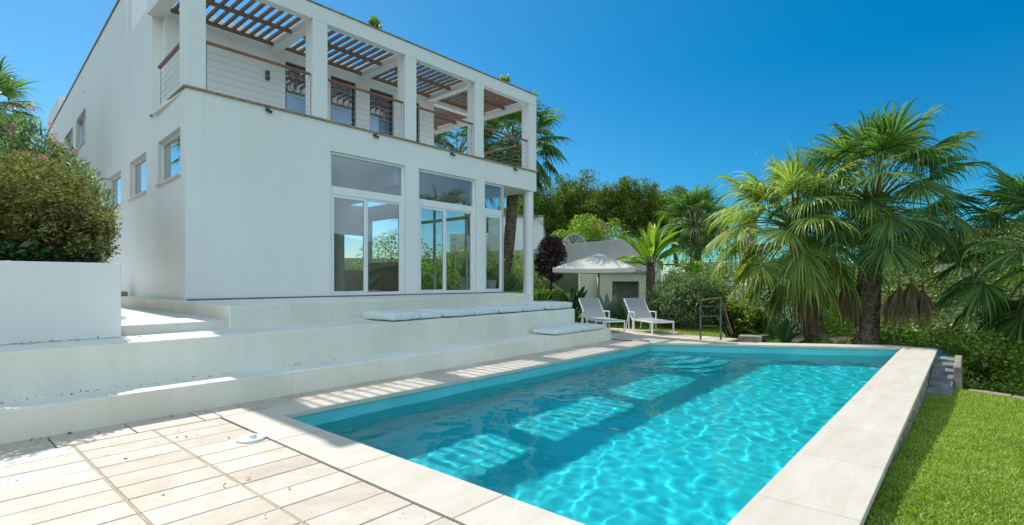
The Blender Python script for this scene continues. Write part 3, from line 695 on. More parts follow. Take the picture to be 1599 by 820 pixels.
def fan_palm(loc, crown, label, mat, seed, n=44, R=1.0, Lp=1.1, r=(.24,.2), elmin=-55, elmax=80, dead=(), droop=1., name='fan_palm', bend=(0,0), boots=16, azbias=None, group='fan palms around the pool garden', nl=34):
    rnd_ = random.Random(seed); e = empty(name, loc, 0, label, 'palm tree', group)
    c = Vector(crown)-Vector(loc)
    palm_trunk((0,0,-.6), c+Vector((0,0,-.1)), r[0], r[1], rnd_, bend).build('trunk', M['palm_bark'], e)
    b = MB()
    for i in range(boots):          # cut petiole stubs under the crown
        a = i*2.4; z = c.z-.12-.055*i; t = max(0, z/c.z); cx = c.x*t; cyy = c.y*t
        b.tube([(cx+.8*r[1]*math.cos(a),cyy+.8*r[1]*math.sin(a),z-.08),(cx+(r[1]+.13)*math.cos(a),cyy+(r[1]+.13)*math.sin(a),z+.12)],[.045,.018],5)
    b.build('leaf_bases', M['palm_bark'], e)
    mb = MB(); pt = MB(); gold = math.pi*(3-math.sqrt(5))
    for i in range(n):
        t = (i+.5)/n; el = R_(elmin+(elmax-elmin)*(1-t)**.85+rnd_.uniform(-9,9)); az = i*gold+rnd_.uniform(-.25,.25)
        o = c+Vector((.12*math.sin(az),.12*math.cos(az),-.35*t))
        s = 1-.28*((el-R_(10))/R_(75))**2 if el > R_(10) else 1
        fan(mb, pt, o, az, el, Lp*rnd_.uniform(.8,1.12)*s, R*rnd_.uniform(.85,1.1), rnd_, droop=droop*rnd_.uniform(.7,1.3), n=nl)
    cr = mb.build('crown', mat, e); pt.build('petioles', M['petiole'], e)
    for k, (az, L_, dz) in enumerate(dead):
        d = MB(); dp = MB(); az = R_(az)
        o = c+Vector((.1*math.sin(az),.1*math.cos(az),-.3))
        q = o+Vector((math.sin(az)*L_, math.cos(az)*L_, -dz*.45)); q2 = q+Vector((math.sin(az)*.06, math.cos(az)*.06, -dz*.55))
        dp.tube([o, o.lerp(q,.5)+Vector((0,0,.12)), q, q2], [.022,.018,.015,.012], 5)
        for h in range(3): fan(d, dp, q2+Vector((0,0,.05)), az+h*2.1, R_(-84), .06, 1.1, rnd_, droop=.4, spread=.62, n=26, fold=.1, w0=1.5)
        fr = d.build('dead_frond', M['dead'], e); dp.build('petiole', M['dead'], fr)
    return e

# ------------------------------------------------------------------ palms
fan_palm((-2.17,17.3,-.55), (-1.95,17.45,3.85), 'tall fan palm with thick brown trunk straight behind the far pool edge', M['palm'], 11, n=54, R=1.45, Lp=1.75, r=(.30,.24), elmin=-28, elmax=82,
         dead=((215,.55,2.3),(228,.65,2.15),(128,.6,2.2),(118,.8,2.1),(105,.95,2.25),(140,.45,2.4)), droop=1.15, nl=40)
fan_palm((-3.15,17.0,-.55), (-3.75,16.8,3.2), 'shorter bushy fan palm whose pale lower fronds hang to the ground, beside the thick-trunked palm', M['palm_yellow'], 23, n=66, R=1.42, Lp=1.55, r=(.26,.22), elmin=-72, elmax=80,
         dead=((100,.3,1.9),(140,.2,1.8)), droop=1.15, nl=38)
fan_palm((-9.3,23.6,.0), (-9.45,23.6,4.25), 'dark fan palm behind the big grey-green shrub, in front of the white boundary wall', M['palm'], 31, n=44, R=1.15, Lp=1.15, r=(.27,.22), elmin=-50, elmax=80, droop=.9, nl=30)
fan_palm((1.75,17.9,-2.4), (1.55,17.9,2.35), 'fan palm at the right frame edge, its fronds reaching over the shrubs beyond the lawn', M['palm'], 47, n=50, R=1.4, Lp=1.7, r=(.28,.23), elmin=-62, elmax=84, droop=1.1, dead=((250,.5,1.2),(215,.45,1.5)), nl=38)
fan_palm((-16.5,18.1,1.0), (-16.0,18.5,8.0), 'tall slim leaning fan palm behind the pergola end of the villa', M['palm'], 53, n=54, R=1.55, Lp=1.6, r=(.27,.23), elmin=-60, elmax=78, droop=1.0, bend=(.25,0), nl=30)
fan_palm((-19.6,1.9,1.6), (-19.5,1.25,6.35), 'fan palm at the far left rising above the clipped bush beside the villa', M['palm'], 61, n=30, R=.8, Lp=.6, r=(.17,.14), elmin=-50, elmax=80, droop=.6, nl=28)
fan_palm((-16.2,16.9,1.0), (-17.6,16.4,7.3), 'fan palm in the raised garden seen through the villa glazing', M['palm_dark'], 67, n=44, R=1.4, Lp=1.4, r=(.2,.17), elmin=-60, elmax=70, droop=1, nl=24)

# paddle-leaved plants
def paddle(mb, pt, o, az, el, Lp, L, W, rnd, droop=.5, n=9):
    p = Vector(o); d = Vector((math.sin(az)*math.cos(el), math.cos(az)*math.cos(el), math.sin(el))); pts = [p.copy()]
    for i in range(3): p = p+d*(Lp/3); pts.append(p.copy()); d = (d+Vector((0,0,-.05*droop))).normalized()
    pt.tube(pts, [.03,.024,.018,.014], 5, False)
    S0 = d.cross(Vector((0,0,1))); S0 = S0.normalized() if S0.length > .05 else Vector((1,0,0)); rl = rnd.uniform(-.5,.5)
    V = []; F = []
    for i in range(n+1):
        t = i/n; Nn = S0.cross(d).normalized(); S = (S0*math.cos(rl)+Nn*math.sin(rl)).normalized()
        w = W*.5*math.sin(math.pi*min(1, .06+t*.94)**.75)**.7 if t < 1 else .002; Nn = S.cross(d).normalized()
        V += [p+S*w+Nn*w*.35, p.copy(), p-S*w+Nn*w*.35]
        p = p+d*(L/n); d = (d+Vector((0,0,-.16*droop*(.3+t)))).normalized()
    for i in range(n): a = 3*i; F += [(a,a+1,a+4,a+3),(a+1,a+2,a+5,a+4)]
    mb.add([tuple(v) for v in V], F)
def paddle_plant(name, loc, label, cat, m, seed, n, Lp, L, W, h=0, elr=(30,85), droop=.5, group=None, trunk=0, pm=None):
    e = empty(name, loc, 0, label, cat, group); r = random.Random(seed); mb = MB(); pt = MB()
    if trunk: palm_trunk((0,0,-.2),(0,0,h),trunk,trunk*.8,r,rings=.16).build('trunk', M['palm_bark'], e)
    for i in range(n):
        az = i*2.4+r.uniform(-.3,.3); el = R_(r.uniform(*elr))
        paddle(mb, pt, (.06*math.sin(az),.06*math.cos(az),h), az, el, Lp*r.uniform(.7,1.2), L*r.uniform(.75,1.15), W*r.uniform(.8,1.15), r, droop)
    mb.build('leaves', m, e); pt.build('leaf_stalks', pm or M['petiole'], e); return e
paddle_plant('banana_plant', (-10.05,20.4,.0), 'banana-like plant with arching bright yellow-green leaves on a brown trunk, beside the parasol', 'plant', M['banana'], 5, 34, .55, 1.5, .30, h=2.1, elr=(5,85), droop=1.1, trunk=.2)
paddle_plant('broad_leaf_plant', (-11.0,16.0,.0), 'dark glossy broad-leaved plant under the left side of the parasol', 'plant', M['paddle'], 8, 22, .6, .75, .26, elr=(25,85), droop=.5)
paddle_plant('broad_leaf_plant', (-10.3,14.9,-.02), 'dark broad-leaved plant directly behind the left lounger', 'plant', M['paddle'], 9, 18, .35, .6, .2, elr=(20,80), droop=.6)
paddle_plant('broad_leaf_plant', (-4.0,15.9,-.55), 'low broad-leaved plant in shade right of the stair handrail', 'plant', M['paddle'], 15, 22, .4, .75, .3, elr=(15,80), droop=.5)
paddle_plant('broad_leaf_plant', (-2.75,15.75,-.55), 'pale green split-leaf plant under the bushy fan palm', 'plant', M['lime'], 16, 12, .3, .45, .24, elr=(15,80), droop=.6)
paddle_plant('strap_leaf_plant', (-11.9,15.2,.3), 'arching strap-leaved green plant beside the round terrace column', 'plant', M['vine'], 18, 40, .12, .95, .07, elr=(25,85), droop=.9)
paddle_plant('agave', (-9.5,16.1,-.03), 'large grey-green agave with broad pointed leaves between the two loungers', 'agave', M['agave'], 21, 16, .02, 1.15, .3, elr=(25,80), droop=.3)
paddle_plant('strap_leaf_plant', (-8.7,15.9,-.02), 'dark strap-leaved plant behind the right lounger', 'plant', M['paddle'], 19, 30, .1, .8, .1, elr=(25,85), droop=.8)

# shrubs and trees in the garden
shrub('oleander_bush', (-6.85,16.35,-.05), 'big loose grey-green narrow-leaved bush between the right lounger and the handrail', 'shrub', M['oleander'],
      [((0,0,.75),(1.05,.95,.8),9000),((-.4,.2,1.2),(.6,.6,.55),3000),((.5,-.1,.95),(.6,.6,.7),3000)], 3, size=.15, aspect=.2, clumps=90, spread=.2, up=.9)
shrub('yellow_shrub', (-8.1,19.4,-.05), 'yellow-green shrub behind the grey-green bush, below the dark fan palm', 'shrub', M['lime'], [((0,0,1.1),(1.3,1.2,1.1),6000)], 4, size=.12, clumps=50, spread=.22)
shrub('purple_plum_tree', (-13.4,17.9,1.0), 'small purple-leaved tree right of the round terrace column', 'tree', M['plum'], [((0,0,1.35),(.62,.62,.85),8000),((0,.1,2.0),(.4,.4,.4),2000)], 6, trunk=.06, size=.10, aspect=.5, clumps=70, spread=.2)
shrub('flowering_shrub', (-14.6,16.2,1.0), 'variegated pale shrub on the raised lawn between the villa and the column', 'shrub', M['oleander'], [((0,0,.35),(.8,.8,.5),5000)], 7, size=.08, clumps=50)
shrub('flowering_shrub', (-16.4,18.6,1.0), 'pale bushy shrub at the foot of the leaning palm', 'shrub', M['olive'], [((0,0,.7),(1.1,1.1,1.0),6000)], 8, size=.1, clumps=60)
for k, (x, y, z, rx, h, sd) in enumerate([(-17.5,15,1,1.3,1.3,71),(-19.5,18.5,1,1.8,2.2,72),(-18,21,1,1.5,1.8,73),(-21,15.5,1,1.7,2.4,74)]):
    shrub('garden_shrub', (x,y,z), ['dense green shrub seen through the glazed doors','tall dark green shrub at the back of the raised garden','rounded shrub by the grey boundary wall','large green shrub behind the villa room'][k], 'shrub', M['lime'], [((0,0,h*.5),(rx,rx,h*.6),3500)], sd, size=.13, clumps=40)
# clipped bush in the planter
pb = [((.25,.25,.78),(1.2,1.0,.72),22000),((-.9,.3,1.0),(1.2,1.0,.72),14000),((.75,.72,.5),(.72,.55,.52),10000),((.2,-1.4,.95),(1.2,1.3,.6),14000),((-.2,-.4,.55),(.8,.8,.4),6000),((.1,.2,.85),(1.5,1.2,.95),2600)]
shrub('clipped_bush', (-9.9,.62,1.62), 'large dense clipped olive-green bush filling the planter wall by the villa corner', 'bush', M['hedge'], pb, 101, size=.055, aspect=.5, clumps=230, spread=.085, shell=.80)
ol = shrub('pink_oleander', (-12.9,1.3,1.75), 'oleander with pink blossoms growing behind the clipped bush', 'shrub', M['oleander'],
      [((0,0,1.35),(1.2,.9,1.1),9000),((-.9,-.4,1.9),(1.3,1.0,1.0),8000),((.9,.55,.95),(.9,.55,.75),5000)], 102, size=.15, aspect=.17, clumps=80, spread=.2, up=1.0)
fb = Leaves(103); rr_ = random.Random(9)
for i in range(20):
    a = rr_.uniform(0,1); x = -1.6+3.2*a; z = 2.95-1.15*max(0,(a-.35)/.65)**1.3+rr_.uniform(-.28,.12); y = rr_.uniform(-.7,.75)
    fb.cloud((x,y,z),(.055,.055,.045),14,.045,aspect=.9,clumps=8,spread=.3)
fb.build('blossoms', M['pink'], ol)
shrub('dark_ground_plant', (-8.75,-.2,1.62), 'low dark green plants along the top of the planter wall under the bush', 'plant', M['paddle'], [((0,0,.12),(.35,1.6,.22),4000)], 104, size=.12, clumps=60)
# tree out of frame on the left that the side windows mirror
shrub('garden_tree', (-27,-4.5,1.5), 'leafy green tree mirrored in the villa side windows', 'tree', M['vine'], [((0,0,5.0),(3.2,2.4,2.6),14000),((2.5,1,3.5),(2,1.6,1.8),6000)], 105, trunk=.22, size=.28, clumps=90)
shrub('garden_tree', (-22.8,-.7,1.5), 'leafy green tree in the upper garden mirrored in the nearest side window', 'tree', M['vine'], [((0,0,4.7),(1.9,1.7,1.9),9000)], 106, trunk=.15, size=.2, clumps=70)

# stone pine row behind the neighbour's wall
def wat_(px_r, d): return (round(-d*.6565+px_r*.7543,2), round(d*.7543+px_r*.6565,2))
pines = [(2.2,44,3.0,10.4,2.7),(6.6,45,3.1,10.9,3.2),(4.3,48,3,9.3,2.4),(9.9,44,3.0,10.2,2.6),(12.6,46,3,9.3,2.5),(14.8,47,3,9.9,2.4),(-.6,52,3,9.0,2.4),(17.5,50,3,8.6,2.6)]
plab = ['dark round-headed pine left of the tall middle pines above the grey wall','broad bright-topped pine, tallest of the row above the grey wall','pine filling the gap between the two biggest pines','pine right of the broadest one, over the timber frame','pine between the timber frame and the dark fan palm','pine showing just above the dark fan palm','small pine seen left of the round column','far pine behind the pale bushy palm']
for k, (r_, d_, zb, zt_, rad) in enumerate(pines):
    x, y = wat_(r_, d_); hh = zt_-zb
    rn = random.Random(200+k); bl = [((0,0,hh*.62),(rad*.72,rad*.72,hh*.34),6000)]
    for j in range(6):
        a = j*1.05+rn.uniform(-.3,.3); bl.append(((rad*.6*math.cos(a),rad*.6*math.sin(a),hh*(.45+.32*rn.random())),(rad*.5,rad*.5,hh*.19),2600))
    shrub('pine_tree', (x,y,zb), plab[k], 'tree', M['pine'], bl, 210+k, trunk=.2, size=.22, aspect=.35, clumps=36, spread=.17, group='pines beyond the grey boundary wall', up=.8)
for (r_, d_, z, rx, h, lb, sd) in [(5.0,36,2.8,1.5,2.9,'bright lime-green shrub behind the round white garden seat',221),(3.6,36.5,2.8,1.0,2.0,'lime-green shrub left of the round white garden seat',222),(7.2,38,2.8,1.4,2.9,'lime-green shrub behind the timber frame',223)]:
    x, y = wat_(r_, d_); shrub('lime_shrub', (x,y,z), lb, 'shrub', M['lime'], [((0,0,h*.5),(rx,rx,h*.55),5000)], sd, size=.16, clumps=50, spread=.2)

# ------------------------------------------------------------------ neighbours: walls and houses
def wallseg(name, a, b, z0, z1a, z1b, th, m, label):
    a = Vector((a[0],a[1],0)); b = Vector((b[0],b[1],0)); t = (b-a).normalized(); n = Vector((-t.y,t.x,0))*th
    V = [(a.x,a.y,z0),(b.x,b.y,z0),(b.x+n.x,b.y+n.y,z0),(a.x+n.x,a.y+n.y,z0),(a.x,a.y,z1a),(b.x,b.y,z1b),(b.x+n.x,b.y+n.y,z1b),(a.x+n.x,a.y+n.y,z1a)]
    o = MB().add(V, [(3,2,1,0),(4,5,6,7),(0,1,5,4),(1,2,6,5),(2,3,7,6),(3,0,4,7)]).build(name, m, bevel=.02); tag(o, label, 'wall'); return o
wallseg('boundary_wall', wat_(-4,30), wat_(1.45,30), -.5, 3.1, 3.3, .3, M['grey_wall'], 'grey boundary wall seen between the villa glass and the round column')
wallseg('boundary_wall', wat_(1.5,30.4), wat_(8.6,30.2), -.5, 3.45, 4.1, .3, M['grey_wall'], 'tall grey boundary wall rising behind the parasol')
wallseg('garden_wall', wat_(8.9,27), wat_(15.5,27), -1.5, 2.45, 2.45, .3, M['plaster'], 'white garden wall in shade behind the palms, right of the grey-green bush')
wallseg('garden_wall', wat_(3.6,28), wat_(7.6,28), -.5, 1.95, 1.95, .25, M['plaster_step'], 'lower pale wall under the grey boundary wall, behind the parasol pole')
b_ = tag(bx(-1.1,1.1,-.2,.2,0,1.2).build('dark_opening', M['dark_gap']), 'dark low opening in the pale wall behind the parasol', 'vent')
x, y = wat_(6.3,27.8); b_.location = (x,y,.1); b_.rotation_euler = (0,0,R_(41)); 
bpy.data.objects.remove(b_)
e = empty('garden_store', (*wat_(6.1,27.5),0), R_(41), 'pale garden store with a dark doorway behind the banana plant', 'shed')
s = MB(); s.box(-1.6,-.9,-.3,.3,-.5,1.9); s.box(.5,1.4,-.3,.3,-.5,1.9); s.box(-.9,.5,-.3,.3,1.45,1.9); s.build('wall', M['plaster_step'], e); bx(-.9,.5,.0,.2,-.5,1.45).build('door', M['dark_gap'], e); bx(-1.75,1.5,-.45,.35,1.9,1.98).build('roof', M['grey_wall'], e)
# modern white house
x, y = wat_(1.0,44); e = empty('neighbour_house', (x,y,2.5), R_(30), 'pale flat-roofed house glimpsed on both sides of the round column', 'house')
bx(-2.6,1.9,-2,2,0,4.1).build('wall', M['plaster'], e, bevel=.02); bx(-6,-2.6,-1.5,2.5,0,2.9).build('wing', M['plaster'], e, bevel=.02)
bx(-1.5,-.5,-2.06,-1.99,1.0,2.4).build('window', M['curtain'], e); bx(-2.7,2.0,-2.1,2.1,4.1,4.2).build('roof', M['grey_wall'], e)
x, y = wat_(12.8,29.5); e = empty('tiled_chimney_house', (x,y,0), R_(41), 'white house wall with a small brown chimney rising above the palm fronds', 'house')
bx(-2.5,3,-1,1,0,2.5).build('wall', M['plaster'], e, bevel=.02); ch = bx(.15,.85,-.35,.35,2.5,5.0).build('chimney', M['box_wood'], e, bevel=.02); bx(.05,.95,-.45,.45,5.0,5.1).build('chimney_cap', M['rock'], ch)
# round garden seat and timber frame on top of the wall
x, y = wat_(3.95,33.5); e = empty('round_garden_seat', (x,y,3.45), R_(41), 'round white hooded garden seat with dark ribs on top of the grey wall', 'garden seat')
V = []; F = []; k = 16; n = 8
for i in range(n+1):
    ph = math.pi/2*i/n
    for j in range(k+1):
        th = math.pi*j/k; V.append((.78*math.cos(th)*math.cos(ph*.999), -.1+.6*math.sin(ph), .05+.95*math.sin(th)*math.cos(ph*.8)))
for i in range(n):
    for j in range(k): a = i*(k+1)+j; F.append((a,a+1,a+k+2,a+k+1))
h_ = MB().add(V,F).build('hood', M['canvas'], e, smooth=True); md = h_.modifiers.new('s','SOLIDIFY'); md.thickness = .04
s = MB()
for j in (3,6,8,10,13):
    th = math.pi*j/k; s.tube([(.8*math.cos(th)*math.cos(math.pi/2*i/n*.999), -.13+.6*math.sin(math.pi/2*i/n)*1, .05+.97*math.sin(th)*math.cos(math.pi/2*i/n*.8)) for i in range(n+1)], .02, 5)
s.build('ribs', M['dark_metal'], e); bx(-.7,.7,-.5,.4,0,.3).build('seat', M['mesh_fabric'], e, bevel=.05)
x, y = wat_(5.5,33.0); e = empty('timber_frame', (x,y,3.5), R_(41), 'weathered timber post frame with a small table, on top of the grey wall', 'garden structure')
s = MB(); s.box(.42,.56,-.07,.07,0,1.35); s.box(-.55,.6,-.05,.05,1.3,1.42); s.box(-.1,.02,-.05,.05,1.25,1.4); s.build('frame', M['box_wood'], e, bevel=.01)
s = MB().bar((.45,0,1.35),(.15,0,1.9),.05,.05); s.build('brace', M['box_wood'], e)
tb = MB(); tb.box(-.75,.1,-.3,.3,.5,.55); tb.box(-.75,-.69,-.3,-.24,0,.5); tb.box(.04,.1,-.3,-.24,0,.5); tb.build('table', M['dark_metal'], e)
tag(bx(-.12,.1,-.05,.05,0,.22).build('orange_cloth', M['orange'], bevel=.03), 'small orange cloth hung on the timber frame', 'cloth')
bpy.data.objects['orange_cloth'].location = (x+.1,y-.12,4.62); bpy.data.objects['orange_cloth'].rotation_euler = (0,0,R_(41))

# ------------------------------------------------------------------ parasol
x, y = -10.1, 16.4
e = empty('parasol', (x,y,-.05), R_(24), 'open square cream canvas parasol behind the loungers', 'parasol')
hw = 1.4; V = []; F = []; n = 10
def cz(u, v):
    m_ = max(abs(u), abs(v)); q = min(abs(u), abs(v)); return 2.50-.52*m_**1.12-.05*m_*(1-(q/max(m_,1e-6))**2)*.8
for j in range(n+1):
    for i in range(n+1): u = -1+2*i/n; v = -1+2*j/n; V.append((hw*u, hw*v, cz(u,v)))
for j in range(n):
    for i in range(n): a = j*(n+1)+i; F.append((a,a+1,a+n+2,a+n+1))
M['canvas_t'] = leafmat('canvas_cloth', (.70,.67,.60), (.74,.71,.64), (.78,.75,.68), trans=.3, rough=.9, tcol=(1,.95,.85))
cn = MB().add(V,F).build('canopy', M['canvas_t'], e)
vl = MB()
for (a, b) in (((-1,-1),(1,-1)),((1,-1),(1,1)),((1,1),(-1,1)),((-1,1),(-1,-1))):
    pts = [(hw*(a[0]+(b[0]-a[0])*i/n), hw*(a[1]+(b[1]-a[1])*i/n), cz(a[0]+(b[0]-a[0])*i/n, a[1]+(b[1]-a[1])*i/n)) for i in range(n+1)]
    vl.add([q for p in pts for q in (p,(p[0],p[1],p[2]-.14))], [(2*i,2*i+2,2*i+3,2*i+1) for i in range(n)])
vl.build('valance', M['canvas_t'], cn)
MB().lathe([(.30,0),(.22,.05),(.05,.10)], (0,0,2.42), 16).build('top_vent', M['canvas'], cn)
MB().tube([(0,0,0),(0,0,2.45)], .028, 12).build('pole', M['wood'], e, smooth=True)
MB().box(-.3,.3,-.3,.3,0,.09).build('base', M['grey_wall'], e, bevel=.02)
for i in range(8):
    a = [(-1,-1),(0,-1),(1,-1),(1,0),(1,1),(0,1),(-1,1),(-1,0)][i]
    MB().bar((0,0,2.42),(hw*a[0]*.98,hw*a[1]*.98,cz(*a)-.04),.02,.025).build('rib', M['wood'], e)

# ------------------------------------------------------------------ loungers
def lounger(loc, rz, label):
    e = empty('sun_lounger', loc, rz, label, 'sun lounger', 'white framed sun loungers on the far deck')
    # local: foot end at y=0, head at y=+1.95, width x -.33..+.33
    z = .34; w = .33
    f = MB(); f.bar((-w,0,z),(-w,1.2,z),.035,.045); f.bar((w,0,z),(w,1.2,z),.035,.045); f.bar((-w,0,z),(w,0,z),.035,.045); f.bar((-w,1.2,z),(w,1.2,z),.035,.045)
    f.build('frame', M['alu'], e, bevel=.006)
    for sx in (-1,1):
        for yy in (.03,1.15): MB().bar((sx*w,yy,0),(sx*w,yy,z+.001),.035,.035).build('leg', M['alu'], e, bevel=.005)
    for sx in (-1,1):
        a = MB(); a.bar((sx*(w+.03),1.02,0.0),(sx*(w+.03),1.02,.56),.03,.03); a.bar((sx*(w+.03),1.34,0),(sx*(w+.03),1.34,.56),.03,.03); a.bar((sx*(w+.03),.99,.56),(sx*(w+.03),1.37,.56),.045,.03)
        a.build('armrest', M['alu'], e, bevel=.008)
    s = MB(); n = 8; V = []
    for i in range(n+1): yy = .01+1.14*i/n; dz = -.018*math.sin(math.pi*i/n); V += [(-w+.02,yy,z+.03+dz),(w-.02,yy,z+.03+dz)]
    s.add(V, [(2*i,2*i+1,2*i+3,2*i+2) for i in range(n)]); o = s.build('seat', M['mesh_fabric'], e); md = o.modifiers.new('s','SOLIDIFY'); md.thickness = .025; md.offset = 0
    ca, sa = math.cos(R_(48)), math.sin(R_(48)); y0 = 1.18; Lb = .8
    b = MB(); b.bar((-w,y0,z),(-w,y0+ca*Lb,z+sa*Lb),.035,.035); b.bar((w,y0,z),(w,y0+ca*Lb,z+sa*Lb),.035,.035); b.bar((-w,y0+ca*Lb,z+sa*Lb),(w,y0+ca*Lb,z+sa*Lb),.035,.035)
    b.build('back_frame', M['alu'], e, bevel=.006)
    V = []
    for i in range(n+1): t = i/n; q = -.02*math.sin(math.pi*t); V += [(-w+.015,y0+ca*Lb*t-sa*q-.012,z+.02+sa*Lb*t+ca*q),(w-.015,y0+ca*Lb*t-sa*q-.012,z+.02+sa*Lb*t+ca*q)]
    o = MB().add(V, [(2*i,2*i+1,2*i+3,2*i+2) for i in range(n)]).build('backrest', M['mesh_fabric'], e); md = o.modifiers.new('s','SOLIDIFY'); md.thickness = .025; md.offset = 0
    s = MB().bar((0-.25,y0+ca*Lb*.6,z+sa*Lb*.6),(-.25,1.75,.02),.02,.02); s.bar((.25,y0+ca*Lb*.6,z+sa*Lb*.6),(.25,1.75,.02),.02,.02); s.build('strut', M['alu'], e)
    e.scale = (1.0,1.0,1.0)
    return e
lounger((-7.55,13.1,-.004), R_(58), 'white framed grey sun lounger nearest the plastered steps')
lounger((-6.4,13.78,-.004), R_(56), 'white framed grey sun lounger on the right, beside the big grey-green bush')

# ------------------------------------------------------------------ cushions lying on the steps
def cushion(loc, rz, sx, sy, sz, seed, label):
    n = 16; V = []; F = []; rn = random.Random(seed)
    for side in (1, -1):
        for j in range(n+1):
            for i in range(n+1):
                u = -1+2*i/n; v = -1+2*j/n
                ed = (1-abs(u)**5)*(1-abs(v)**5); puff = ed**.5*(.75+.25*(1-u*u)*(1-v*v))
                w = .10*noise.noise(Vector((u*1.6+seed, v*1.6, side)))+.05*noise.noise(Vector((u*4+seed, v*4, side)))
                V.append((u*sx*(1-.02*abs(v)**3), v*sy*(1-.02*abs(u)**3), sz*(.5+side*.5*(.62+.38*puff+w))))
    o_ = (n+1)**2
    for j in range(n):
        for i in range(n):
            a = j*(n+1)+i; F.append((a,a+1,a+n+2,a+n+1)); F.append((o_+a,o_+a+n+1,o_+a+n+2,o_+a+1))
    rim = [i for i in range(n)]+[n+(n+1)*j for j in range(n)]+[(n+1)*n+n-i for i in range(n)]+[(n+1)*(n-j) for j in range(n)]
    for i in range(len(rim)): a = rim[i]; b = rim[(i+1)%len(rim)]; F.append((a,o_+a,o_+b,b))
    o = MB().add(V,F).build('seat_cushion', M['cushion'], smooth=True); o.location = loc; o.rotation_euler = (0,0,rz)
    s = o.modifiers.new('b','BEVEL'); s.width = .012; s.segments = 2; s.limit_method = 'ANGLE'; s.angle_limit = R_(50)
    return tag(o, label, 'cushion', 'pale flat cushions lying on the terrace steps')
L_ = ['leftmost and longest pale cushion on the middle step','pale cushion second from the left on the middle step, bent down at its right edge','third pale cushion from the left on the middle step','pale cushion in the middle of the row, fourth from the left on the middle step','fifth pale cushion from the left on the middle step','pale cushion just left of the last one on the middle step','puffy pale cushion at the right end of the row, in front of the round column']
yy = 5.45; k = 0
for (ln, dz) in [(.62,.16),(.52,.12),(.82,.15),(.72,.12),(.72,.15),(.82,.14),(1.12,.19)]:
    cushion((-7.93-.04*(k%2)-.012*k, yy+ln/2, .782), R_(1.5+random.Random(k).uniform(-1.5,1.5)), .44, ln/2, dz, k+1, L_[k]); yy += ln+.045; k += 1
for k, (y0, ln, lb) in enumerate([(9.15,1.15,'flat pale cushion on the lowest step, at the left of the pair'),(10.32,.95,'flat wrinkled pale cushion at the right end of the lowest step')]):
    cushion((-7.06,y0+ln/2,.302), R_(1), .32, ln/2, .13, 20+k, lb)

# ------------------------------------------------------------------ handrail over the garden stairs
e = empty('stair_handrail', (-5.13,13.2,-.01), 0, 'bronze handrail with two steel posts at the top of the garden stairs', 'handrail')
A_ = Vector((0,0,1.0)); B_ = Vector((.40,.30,1.08)); C_ = Vector((.62,.52,.15))
MB().tube([A_, A_.lerp(B_,.5), B_, B_.lerp(C_,.5), C_], .017, 8).build('rail', M['rail_wood'], e)
for p_, zb in ((A_,-.05),(B_,-.3)): MB().box(p_.x-.018,p_.x+.018,p_.y-.018,p_.y+.018,zb,p_.z-.015).build('post', noisy('aged_bronze', (.08,.10,.08), (.2,.2,.16), scale=9, rough=.5, metallic=.5), e)
s = MB()
for h in (.35,.6,.85): s.tube([(0,0,h),(.40,.30,h+.01),(.62,.52,h-.86)], .0025, 5)
s.build('cables', M['steel'], e)
st = MB()
for i in range(5): st.box(-4.72+.3*i,-4.72+.3*(i+1),13.2,14.6,-1.8,-.16-.16*i)
struct(st.build('garden_stairs', M['coping'], bevel=.01))
o = MB().prism([(-4.75,14.9),(-4.2,15.1),(-4.3,15.6),(-4.85,15.4)], -1.5, -.02).build('stair_wall', M['rock'], bevel=.02); tag(o, 'short grey-brown wall block beside the garden stairs, behind the handrail', 'wall')
bl = MB(); rn = random.Random(5)
# skimmer lid on the paving
e = empty('skimmer_lid', (-5.12,2.12,-.004), R_(20), 'round white plastic lid lying on the paving at the pool corner', 'lid')
MB().lathe([(.001,0),(.125,0),(.13,.008),(.12,.018),(.04,.022),(.001,.022)], (0,0,0), 28).build('disc', M['ceramic'], e, smooth=True)
MB().lathe([(.001,.02),(.035,.02),(.03,.05),(.001,.052)], (.02,.0,0), 14).build('knob', M['ceramic'], e)
# drain slots beside the paving
s = MB().box(-6.2,-5.52,2.236,2.249,-.012,-.0035); s = s.build('drain_slot', M['dark_metal']); struct(s)
# timber box by the villa side wall
tag(bx(-.25,.25,-.18,.18,0,.32).build('wooden_box', M['box_wood'], bevel=.01), 'small brown box on the side path at the end of the planter wall', 'box')
bpy.data.objects['wooden_box'].location = (-15.6,3.28,.91)
# slate steps down the outer pool wall
e_ = MB()
for i in range(7):
    y0 = 10.9+i*.46; e_.box(-.535,-.2,y0,y0+.48,-1.2,-.43+i*.058)
struct(e_.build('slate_steps', M['slate'], bevel=.012))
o = bx(-.199,-.09,12.35,14.3,-1.6,-.05).build('stair_side_wall', M['rock'], bevel=.02); tag(o, 'rough brown stone cheek wall beside the slate steps', 'wall')
# folded blue cover behind the coping corner
V = []; F = []; k = 22
for i in range(9):
    ph = math.pi/2*i/8
    for j in range(k): a = 2*math.pi*j/k; q = 1+.14*noise.noise(Vector((math.cos(a)*2,math.sin(a)*2,i*.6))); V.append((.62*math.cos(a)*math.cos(ph)*q, .4*math.sin(a)*math.cos(ph)*q, .27*math.sin(ph)*q))
for i in range(8):
    for j in range(k): F.append((i*k+j,i*k+(j+1)%k,(i+1)*k+(j+1)%k,(i+1)*k+j))
o = MB().add(V,F).build('pool_cover', M['blue'], smooth=True); o.location = (-.78,15.7,-.33); o.rotation_euler = (0,0,R_(40)); tag(o, 'crumpled dark blue cover lying behind the far corner of the pool coping', 'cover')
